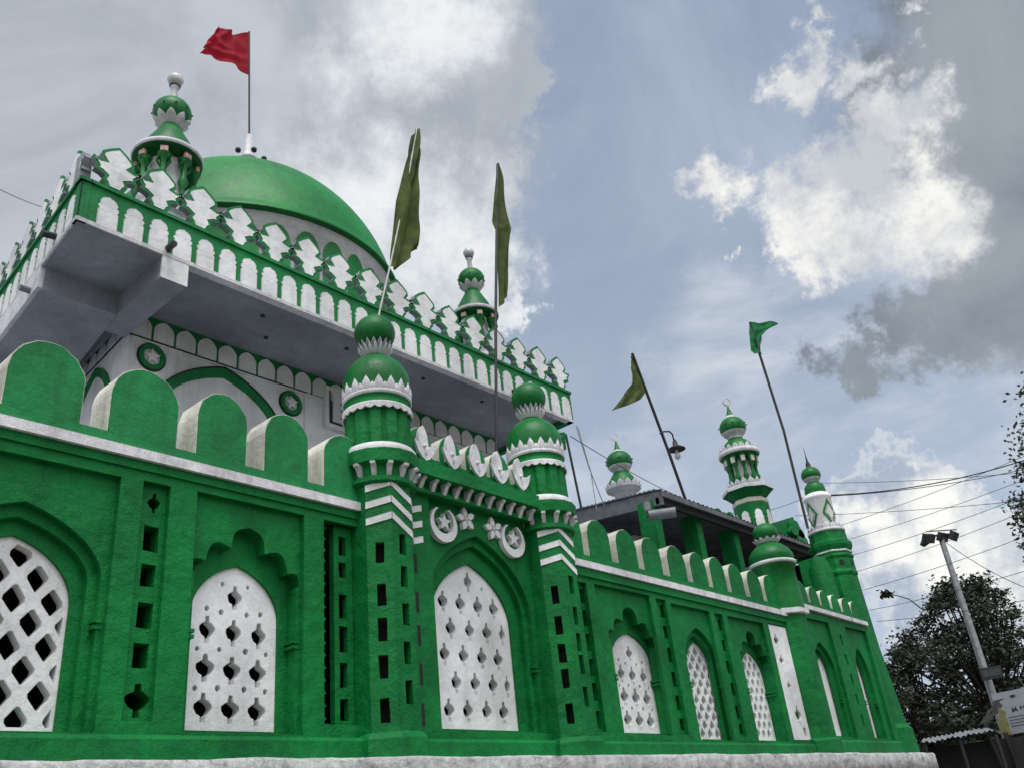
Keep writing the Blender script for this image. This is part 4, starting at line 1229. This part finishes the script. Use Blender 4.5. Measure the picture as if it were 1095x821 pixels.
def tree(label, base, height, spread, n_clumps, leaf, seed, trunk_r=.25, crown_lo=.25, leaf_s=.16, per=55, shift=(0, 0)):
    rnd = random.Random(seed)
    t = thing('tree', label, 'tree')
    tr = MB(); base = Vector(base)
    top = base + Vector((shift[0] * .5, shift[1] * .5, height * .5))
    tr.tube([base, base + Vector((.1, .05, height * .25)), top], trunk_r, BARK, 10, trunk_r * .6)
    cen = []
    for i in range(n_clumps):
        a = rnd.uniform(0, 2 * PI); h = rnd.uniform(crown_lo, 1)
        lump = .62 + .75 * (noise.noise(Vector((math.cos(a) * 1.6 + seed, math.sin(a) * 1.6, h * 2.6))) * .9 + .45)
        rr = spread * rnd.random() ** .4 * (math.sin(min(1, (1.06 - h) / .62) * PI / 2)) * lump
        c = base + Vector((shift[0] * h + rr * math.cos(a), shift[1] * h + rr * math.sin(a), h * height))
        cen.append(c)
        if i % 2 == 0:
            mid = top.lerp(c, .5) + Vector((0, 0, -.3)); s0 = base.lerp(top, rnd.uniform(.5, 1))
            tr.tube([s0, mid, c], trunk_r * .28, BARK, 5, .02)
    tr.build('trunk', t)
    cr = MB(); mi = cr.mi(leaf)
    for c in cen:
        cs = rnd.uniform(.25, .8)
        k0 = Vector((1, 1, .65)) * cs
        for j in range(int(per * cs)):
            d = Vector((rnd.gauss(0, .5) * k0.x, rnd.gauss(0, .5) * k0.y, rnd.gauss(0, .42) * k0.z))
            p = c + d
            ax = Vector((rnd.uniform(-1, 1), rnd.uniform(-1, 1), rnd.uniform(-.6, .6))).normalized()
            bx_ = ax.cross(Vector((rnd.uniform(-1, 1), rnd.uniform(-1, 1), rnd.uniform(-1, 1)))).normalized()
            s_ = leaf_s * rnd.uniform(.5, 1.4)
            k = len(cr.v)
            cr.v += [tuple(p - ax * s_), tuple(p + bx_ * s_ * .45), tuple(p + ax * s_), tuple(p - bx_ * s_ * .45)]
            cr.f.append((k, k + 1, k + 2, k + 3)); cr.m.append(mi); cr.sm.append(False)
    cr.build('crown', t)
    return t
tree('large dark leafy tree rising behind the tin roofed stall', (43.5, 11.4, 0), 10.3, 5.2, 300, LEAF, 5, .3, .18, .10, 210)
tree('dark bushy tree at the foot of the tower, left of the mast', (41.5, 14.0, 0), 8.0, 3.2, 170, LEAF, 9, .25, .2, .10, 190)
tree('dark tree farther right behind the banner', (46.5, 6.0, 0), 9.6, 5.0, 240, LEAF, 12, .3, .2, .10, 190)
# hanging branches of a nearer tree whose trunk stands outside the frame
nt_ = thing('tree', 'near tree whose thin leafy branches hang in at the right edge', 'tree')
rnd = random.Random(4)
tr = MB(); tb = Vector((22.5, .6, 0)); tr.tube([tb, tb + Vector((0, .1, 4)), tb + Vector((-.4, .5, 8.0)), tb + Vector((-.8, .9, 10.5))], .22, BARK, 10, .07)
tips = [(1092, 418, 3), (1088, 470, 6), (1094, 480, 8), (1086, 505, 6), (1078, 540, 6), (1088, 556, 9), (1094, 525, 8), (1086, 575, 4), (1092, 590, 3), (1094, 545, 8), (1082, 552, 6), (1091, 500, 7), (1096, 460, 8), (1100, 430, 12), (1105, 500, 16), (1104, 560, 12), (1108, 460, 15), (1112, 420, 15), (1120, 540, 18), (1125, 480, 18)]
cr = MB(); mi = cr.mi(LEAF2)
for u, v, s_ in tips:
    c = atH(u + 9, v, 21.5 + rnd.uniform(-.4, .4))
    st = tb + Vector((-.5, .6, 8.2 + rnd.uniform(-1.5, 1.5)))
    tr.tube([st, st.lerp(c, .55) + Vector((0, 0, .35)), c], .03, BARK, 5, .008)
    for j in range(int(16 + s_ * 7)):
        p = c + Vector((rnd.gauss(0, .09), rnd.gauss(0, .10), rnd.gauss(0, .14))) * (s_ / 7 + .4)
        ax = Vector((rnd.uniform(-1, 1), rnd.uniform(-1, 1), rnd.uniform(-1, .2))).normalized(); b_ = ax.cross(Vector((rnd.uniform(-1, 1), rnd.uniform(-1, 1), .3))).normalized()
        q = .055 * rnd.uniform(.6, 1.3); k = len(cr.v)
        cr.v += [tuple(p - ax * q), tuple(p + b_ * q * .55), tuple(p + ax * q), tuple(p - b_ * q * .55)]
        cr.f.append((k, k + 1, k + 2, k + 3)); cr.m.append(mi); cr.sm.append(False)
tr.build('trunk', nt_); cr.build('crown', nt_)
# twig at the left of the far tree
tw = thing('twig', 'lone leafy twig reaching left over the dark tree', 'branch')
o = MB(); o.tube([atH(985, 650, 44), atH(972, 640, 44), atH(958, 636, 44), atH(945, 635, 44)], .03, BARK, 5, .015); o.build('stem', tw)
o = MB(); mi = o.mi(LEAF)
for j in range(70):
    p = atH(948 + rnd.gauss(0, 3.5), 635 + rnd.gauss(0, 2.0), 44 + rnd.uniform(-.4, .4)); ax = Vector((rnd.uniform(-1, 1), rnd.uniform(-1, 1), rnd.uniform(-1, 1))).normalized(); b_ = ax.cross(Vector((.3, .2, 1))).normalized()
    k = len(o.v); q = .13
    o.v += [tuple(p - ax * q), tuple(p + b_ * q * .5), tuple(p + ax * q), tuple(p - b_ * q * .5)]; o.f.append((k, k + 1, k + 2, k + 3)); o.m.append(mi); o.sm.append(False)
o.build('leaves', tw)

# stall with tin roof
stl = thing('stall', 'dark market stall with sloping tin roof below the tree', 'stall')
o = MB()
a, b_ = atH(985, 797, 29), atH(1062, 778, 29)
a.z = 3.22; b_.z = 3.30
dirv = Vector((b_.x - a.x, b_.y - a.y, 0)).normalized(); back = Vector((dirv.y * -1, dirv.x, 0))
back = Vector((.95, .3, 0))
rows = []
for j in range(8):
    rows.append([a + (b_ - a) * (i / 40) * 1.0 + back * (j * .6) + Vector((0, 0, .03 * math.sin(i * 2.2) + .05 * j + .05 * noise.noise(Vector((i * .2, j, 0))))) for i in range(41)])
o.grid(rows, STEEL, False, True); o.build('roof', stl)
o = MB()
L_ = (b_ - a).length
o.prism(rect(.05, .0, L_ + 1.6, 3.1), [], (a.x + .6, a.y + .1, 0), dirv, dirv.cross(Vector((0, 0, 1))), -.1, 0, DARK)
o.build('side', stl)
for k_ in (.1, 1.0, 1.9):
    o = MB(); q = a + dirv * k_ + back * .1; o.tube([(q.x, q.y, 0), (q.x, q.y, 3.2)], .05, IRON, 8); o.build('post', stl)
tp = thing('tarpaulin', 'dark tarpaulin tied up beside the mast above the stall', 'tarpaulin')
g = [[atH(1046, 776, 30), atH(1058, 770, 30), atH(1068, 762, 30)], [atH(1050, 770, 30), atH(1060, 758, 30), atH(1067, 750, 30)], [atH(1066, 748, 30), atH(1067, 748, 30), atH(1068, 747, 30)]]
cloth('sheet', g, CLOTH, tp, .12, 2)
sk = thing('prop_stick', 'leaning wooden prop with yellow cloth beside the mast foot', 'prop')
o = MB(); o.tube([atH(1075, 783, 29.5), atH(1088, 822, 29.5), atH(1093, 850, 29.5)], .07, BARK, 8); o.build('stick', sk)
o = MB(); o.tube([atH(1056, 785, 29.5), atH(1073, 821, 29.5), atH(1078, 850, 29.5)], .05, BARK, 8); o.build('stick', sk)
YEL = plain('yellowed_cloth', (.16, .16, .06), .8)
cloth('cloth', [[atH(1067, 755, 29.8), atH(1071, 760, 29.8)], [atH(1070, 783, 29.8), atH(1085, 786, 29.8)]], YEL, sk, .08, 4)
# banner
bn = thing('banner', 'pale printed banner on a frame at the right edge', 'banner')
c0, c1, c2, c3_ = atH(1074, 786, 31), atH(1117, 778, 30.4), atH(1108, 726, 30.4), atH(1066, 741, 31)
ub = (c1 - c0); ub.z = 0; wb = ub.length; ub.normalize(); nb = ub.cross(Vector((0, 0, 1)))
hb = c3_.z - c0.z
OB = Vector((c0.x, c0.y, 0)); 
o = MB(); o.prism(rect(0, c0.z, wb, c0.z + hb), [], OB, ub, nb, -.03, 0, BAN); o.build('sheet', bn)
for uu in (.1, wb - .1):
    o = MB(); q = OB + ub * uu - nb * .08; o.tube([(q.x, q.y, 0), (q.x, q.y, c0.z + hb)], .04, IRON, 8); o.build('post', bn)
o = MB()
o.prism(hole_round(.62, c0.z + hb * .86, .09, 12, .45), [], OB, ub, nb, 0, .006, INK)
o.prism([(.45, c0.z + hb * .50), (.50, c0.z + hb * .62), (.54, c0.z + hb * .55), (.60, c0.z + hb * .63), (.64, c0.z + hb * .50), (.57, c0.z + hb * .53), (.52, c0.z + hb * .5)], [], OB, ub, nb, 0, .006, INK)
for k_ in range(7): o.prism(rect(.72 + .1 * k_, c0.z + hb * .54, .78 + .1 * k_, c0.z + hb * .60), [], OB, ub, nb, 0, .006, INK)
for rr_ in range(4): 
    for k_ in range(16): o.prism(rect(.3 + .075 * k_, c0.z + hb * (.38 - .07 * rr_), .3 + .075 * k_ + .06, c0.z + hb * (.395 - .07 * rr_)), [], OB, ub, nb, 0, .006, INK)
o.build('print', bn)

# ================================================================== CABLES
def cable(u0, v0, h0, u1, v1, h1, sag, r=.009, label=None):
    a, b_ = atH(u0, v0, h0), atH(u1, v1, h1)
    pts = [a.lerp(b_, i / 16) - Vector((0, 0, sag * 4 * (i / 16) * (1 - i / 16))) for i in range(17)]
    o = MB(); o.tube(pts, r, WIRE, 5); c = o.build('overhead_cable')
    tag(c, label or 'thin black overhead cable crossing the sky right of the tower', 'cable', 'overhead cables right of the tower' if label is None else None)
cable(886, 529, 24.5, 1135, 478, 24, .25, .015, 'thick doubled cable tied to the white tower drum')
cable(886, 530, 24.5, 1135, 492, 24, .15, .010, 'thin cable twisted along the thick one from the tower drum')
for (u0, v0, u1, v1, sg) in ((876, 516, 1140, 500, .12), (780, 548, 880, 520, .3), (850, 551, 1140, 530, .1), (900, 561, 1140, 468, .1), (905, 577, 1140, 495, .1), (909, 594, 1140, 512, .1), (912, 612, 1140, 528, .1), (917, 632, 1140, 556, .1), (930, 652, 1140, 596, .1), (938, 664, 1140, 632, .1)):
    cable(u0, v0, 34, u1, v1, 30, sg, .009)
cable(0, 203, 14, 46, 222, 15, .02, .006, 'thin cable at the left edge running to the balcony')
cable(1012, 580, 31, 1140, 640, 30, .3, .011, 'cable running down right from the light mast')
cable(610, 466, 12.5, 770, 545, 30, .2, .007, 'faint cable behind the cupola')

# ================================================================== GROUND
o = MB()
GRD = paint('dusty_ground', (.16, .14, .115), dark=.7, light=1.2, rough=.9, bump=.8, bev=0)
o.face([(-1500, -1500, 0), (1500, -1500, 0), (1500, 1500, 0), (-1500, 1500, 0)], GRD)
g_ = o.build('ground'); g_['kind'] = 'structure'
# far scrub beyond the stall hides the horizon line
fr_ = MB(); mi = fr_.mi(LEAF); rnd = random.Random(33)
for i in range(14000):
    a = rnd.uniform(R(58), R(100)); d = rnd.uniform(52, 75)
    h = 4.2 + 2.0 * noise.noise(Vector((a * 9, 0, 0)))
    p = Vector((d * math.sin(a), d * math.cos(a), h * rnd.random() ** .6))
    ax = Vector((rnd.uniform(-1, 1), rnd.uniform(-1, 1), rnd.uniform(-1, 1))).normalized(); b_ = ax.cross(Vector((.3, .2, 1))).normalized()
    k = len(fr_.v); q = rnd.uniform(.25, .6)
    fr_.v += [tuple(p - ax * q), tuple(p + b_ * q * .6), tuple(p + ax * q), tuple(p - b_ * q * .6)]; fr_.f.append((k, k + 1, k + 2, k + 3)); fr_.m.append(mi); fr_.sm.append(False)
sc_ = fr_.build('scrub'); sc_['kind'] = 'stuff'; tag(sc_, 'far dark scrub growing behind the stall', 'bushes')

# ================================================================== SKY AND LIGHT
SUN_AZ, SUN_EL = R(62), R(52)   # azimuth from +Y towards +X
sun_dir = None
wd = bpy.data.worlds.new('World'); scene.world = wd; wd.use_nodes = True
nt = wd.node_tree; nt.nodes.clear(); N, L = nt.nodes.new, nt.links.new
outw = N('ShaderNodeOutputWorld'); bg = N('ShaderNodeBackground'); L(bg.outputs[0], outw.inputs[0])
sky = N('ShaderNodeTexSky'); sky.sky_type = 'NISHITA'; sky.sun_disc = False
tc = N('ShaderNodeTexCoord')
DIR = tc.outputs['Generated']
def math_(op, a, b_=None, c=None, clamp=False):
    n = N('ShaderNodeMath'); n.operation = op; n.use_clamp = clamp
    for i, v in enumerate((a, b_, c)):
        if v is None: continue
        if isinstance(v, (int, float)): n.inputs[i].default_value = v
        else: L(v, n.inputs[i])
    return n.outputs[0]
def noise_(vec, scale, detail, rough=.6, dist=0, off=(0, 0, 0)):
    mp = N('ShaderNodeMapping'); mp.inputs['Location'].default_value = off; L(vec, mp.inputs['Vector'])
    n = N('ShaderNodeTexNoise'); n.inputs['Scale'].default_value = scale; n.inputs['Detail'].default_value = detail; n.inputs['Roughness'].default_value = rough; n.inputs['Distortion'].default_value = dist
    L(mp.outputs[0], n.inputs['Vector']); return n
# warped direction gives ragged outlines
wn = noise_(DIR, 6.5, 12, .66)
sub = N('ShaderNodeVectorMath'); sub.operation = 'SUBTRACT'; L(wn.outputs['Color'], sub.inputs[0]); sub.inputs[1].default_value = (.5, .5, .5)
scl = N('ShaderNodeVectorMath'); scl.operation = 'SCALE'; L(sub.outputs[0], scl.inputs[0]); scl.inputs['Scale'].default_value = .24
add = N('ShaderNodeVectorMath'); add.operation = 'ADD'; L(DIR, add.inputs[0]); L(scl.outputs[0], add.inputs[1])
WD = add.outputs[0]
def field(blobs):
    out = None
    for (u, v, rpx) in blobs:
        c = ray(u, v).normalized()
        d = N('ShaderNodeVectorMath'); d.operation = 'DISTANCE'; L(WD, d.inputs[0]); d.inputs[1].default_value = c
        r_ = rpx / 968
        val = math_('MULTIPLY_ADD', d.outputs['Value'], -1 / r_, 1.0)   # 1 at centre, 0 on the rim
        out = val if out is None else math_('MAXIMUM', out, val)
    return out
def ramp(val, a, b_, smooth=True):
    m_ = N('ShaderNodeMapRange'); m_.interpolation_type = 'SMOOTHSTEP' if smooth else 'LINEAR'
    m_.inputs['From Min'].default_value = a; m_.inputs['From Max'].default_value = b_; L(val, m_.inputs['Value']); return m_.outputs[0]
def mixc(f, a, b_):
    n = N('ShaderNodeMixRGB')
    if isinstance(f, (int, float)): n.inputs[0].default_value = f
    else: L(f, n.inputs[0])
    for i, v in ((1, a), (2, b_)):
        if isinstance(v, tuple): n.inputs[i].default_value = (*v, 1)
        else: L(v, n.inputs[i])
    return n.outputs[0]
sep = N('ShaderNodeSeparateXYZ'); L(DIR, sep.inputs[0])
elev = sep.outputs['Z']
# clear sky: Nishita, softened by thin haze
skys = N('ShaderNodeVectorMath'); skys.operation = 'SCALE'; L(sky.outputs[0], skys.inputs[0]); skys.inputs['Scale'].default_value = .08
haze = mixc(ramp(elev, .05, .72), (.56, .65, .79), (.35, .42, .56))
base = mixc(.2, haze, skys.outputs[0])
hn = noise_(DIR, 2.6, 9, .6, .5, (3, 1, 5))
base = mixc(math_('MULTIPLY', ramp(hn.outputs['Fac'], .42, .75), .5), base, (.56, .63, .73))
dn = noise_(DIR, 5.5, 14, .66, .25, (9, 4, 1))
dn_s = noise_(DIR, 19, 10, .66, .1, (2, 4, 1))
det = math_('MULTIPLY_ADD', dn.outputs['Fac'], .8, math_('MULTIPLY', dn_s.outputs['Fac'], .4))   # mean .6
dev = math_('MULTIPLY', math_('SUBTRACT', det, .6), 2.2)
# wispy veil, streaked along the horizon on the right
mpv = N('ShaderNodeMapping'); mpv.inputs['Scale'].default_value = (1, 1, 3.2); mpv.inputs['Rotation'].default_value = (.25, .1, 0); L(DIR, mpv.inputs['Vector'])
hn2 = noise_(mpv.outputs[0], 3.4, 12, .62, .15, (1, 7, 2))
veil = field([(800, 400, 150), (900, 400, 150), (980, 420, 130), (1080, 430, 110), (700, 480, 80), (840, 430, 120), (640, 520, 70), (790, 330, 80)])
base = mixc(math_('MULTIPLY', math_('MULTIPLY', ramp(veil, 0, .6), ramp(hn2.outputs['Fac'], .34, .72)), .8), base, (.76, .80, .83))
# grey overcast sheet, upper left
A = field([(-200, -100, 420), (60, 60, 300), (200, 120, 230), (380, 60, 190), (430, 190, 160), (330, 250, 160), (480, 270, 84), (525, 315, 40), (540, 110, 45), (120, -250, 380)])
Af = math_('ADD', A, math_('MULTIPLY', dev, .55))
Am = ramp(Af, -.04, .26)
Ab = field([(440, 10, 70), (480, 265, 110), (530, 320, 50), (415, 215, 80), (545, 325, 30)])
An = noise_(DIR, 3.0, 10, .6, .5, (5, 5, 0))
colA = mixc(ramp(An.outputs['Fac'], .36, .66), (.37, .41, .47), (.56, .60, .66))
colA = mixc(ramp(math_('ADD', Ab, math_('MULTIPLY', dev, 1.6)), -.45, 1.15), colA, (.88, .91, .93))
base = mixc(Am, base, colA)
# right cloud bank: sunlit ragged body, dark grey mass behind it to the right
Bd = field([(885, 388, 34), (1010, 20, 90), (1060, 90, 110), (1075, 200, 100), (1060, 290, 85), (1010, 340, 60), (965, 358, 48), (925, 372, 34), (1110, 330, 100), (1130, 120, 130), (985, 70, 50)])
Bdf = math_('ADD', Bd, math_('MULTIPLY', dev, .7))
Bdm = ramp(Bdf, -.05, .45)
dkn = ramp(An.outputs['Fac'], .35, .68)
colD = mixc(dkn, (.19, .225, .27), (.35, .39, .44))
base = mixc(Bdm, base, colD)
B_ = field([(770, 178, 26), (790, 190, 30), (775, 225, 18), (818, 186, 30), (850, 195, 36), (885, 205, 48), (915, 235, 56), (945, 255, 52), (985, 240, 38), (905, 285, 26), (940, 150, 42), (965, 115, 32), (930, 70, 24), (955, 62, 22), (860, 60, 20), (872, 85, 24), (868, 30, 14), (960, 0, 16), (905, 160, 36), (960, 200, 50), (790, 250, 14), (870, 265, 20)])
Bf = math_('ADD', B_, math_('MULTIPLY', dev, 1.6))
Bm = ramp(Bf, -.2, .75)
shn = noise_(DIR, 9, 12, .68, .2, (4, 8, 3))
litB = mixc(ramp(shn.outputs['Fac'], .36, .64), (.58, .61, .65), (.95, .94, .91))
base = mixc(Bm, base, litB)
# cumulus tower near the horizon
C_ = field([(932, 508, 50), (915, 545, 52), (895, 575, 46), (960, 555, 60), (905, 585, 45), (960, 610, 55), (1010, 590, 55), (1060, 590, 58), (900, 640, 45), (1090, 640, 60), (1000, 640, 60), (645, 520, 12), (655, 532, 12)])
Cf = math_('ADD', C_, math_('MULTIPLY', dev, 1.1))
Cm = ramp(Cf, .05, .3)
Cb = field([(975, 550, 34), (995, 585, 38), (1050, 590, 42), (930, 600, 30), (905, 575, 26), (950, 498, 14), (648, 524, 30), (1090, 640, 30), (1020, 600, 40)])
colC = mixc(ramp(math_('ADD', Cb, math_('MULTIPLY', dev, 1.6)), -.6, .9), (.42, .49, .60), (1.0, 1.0, .96))
rimC = math_('MULTIPLY', math_('SUBTRACT', 1.0, ramp(Cf, .1, .5)), .55)
colC = mixc(rimC, colC, (1.0, 1.0, .98))
base = mixc(Cm, base, colC)
# unseen cloud deck behind the camera, added and brightened to light the facade
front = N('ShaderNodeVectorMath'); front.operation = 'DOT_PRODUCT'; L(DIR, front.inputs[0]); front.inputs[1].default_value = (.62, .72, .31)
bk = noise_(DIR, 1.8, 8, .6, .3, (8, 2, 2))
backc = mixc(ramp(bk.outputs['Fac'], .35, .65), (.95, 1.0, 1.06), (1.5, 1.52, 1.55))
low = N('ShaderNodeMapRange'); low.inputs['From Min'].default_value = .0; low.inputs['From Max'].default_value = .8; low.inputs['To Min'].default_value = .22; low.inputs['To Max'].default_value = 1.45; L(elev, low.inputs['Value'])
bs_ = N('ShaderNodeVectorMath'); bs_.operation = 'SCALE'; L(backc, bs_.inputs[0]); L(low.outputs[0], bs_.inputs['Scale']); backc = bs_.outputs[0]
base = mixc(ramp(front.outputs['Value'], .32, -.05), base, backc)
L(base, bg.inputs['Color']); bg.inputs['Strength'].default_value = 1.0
sl = bpy.data.lights.new('sun', 'SUN'); so = bpy.data.objects.new('sun', sl); COL.objects.link(so)
# soft sun veiled by cloud, high and a little behind the left shoulder
sd = Vector((-.30, -.42, 1.25)).normalized()
sl.energy = 1.9; sl.angle = R(24); sl.color = (1, .96, .9)
so.rotation_euler = sd.to_track_quat('Z', 'Y').to_euler()
so.location = (0, 0, 30)
sky.sun_elevation = math.asin(sd.z); sky.sun_rotation = math.atan2(sd.x, sd.y)
scene.render.resolution_x = 1024; scene.render.resolution_y = 767
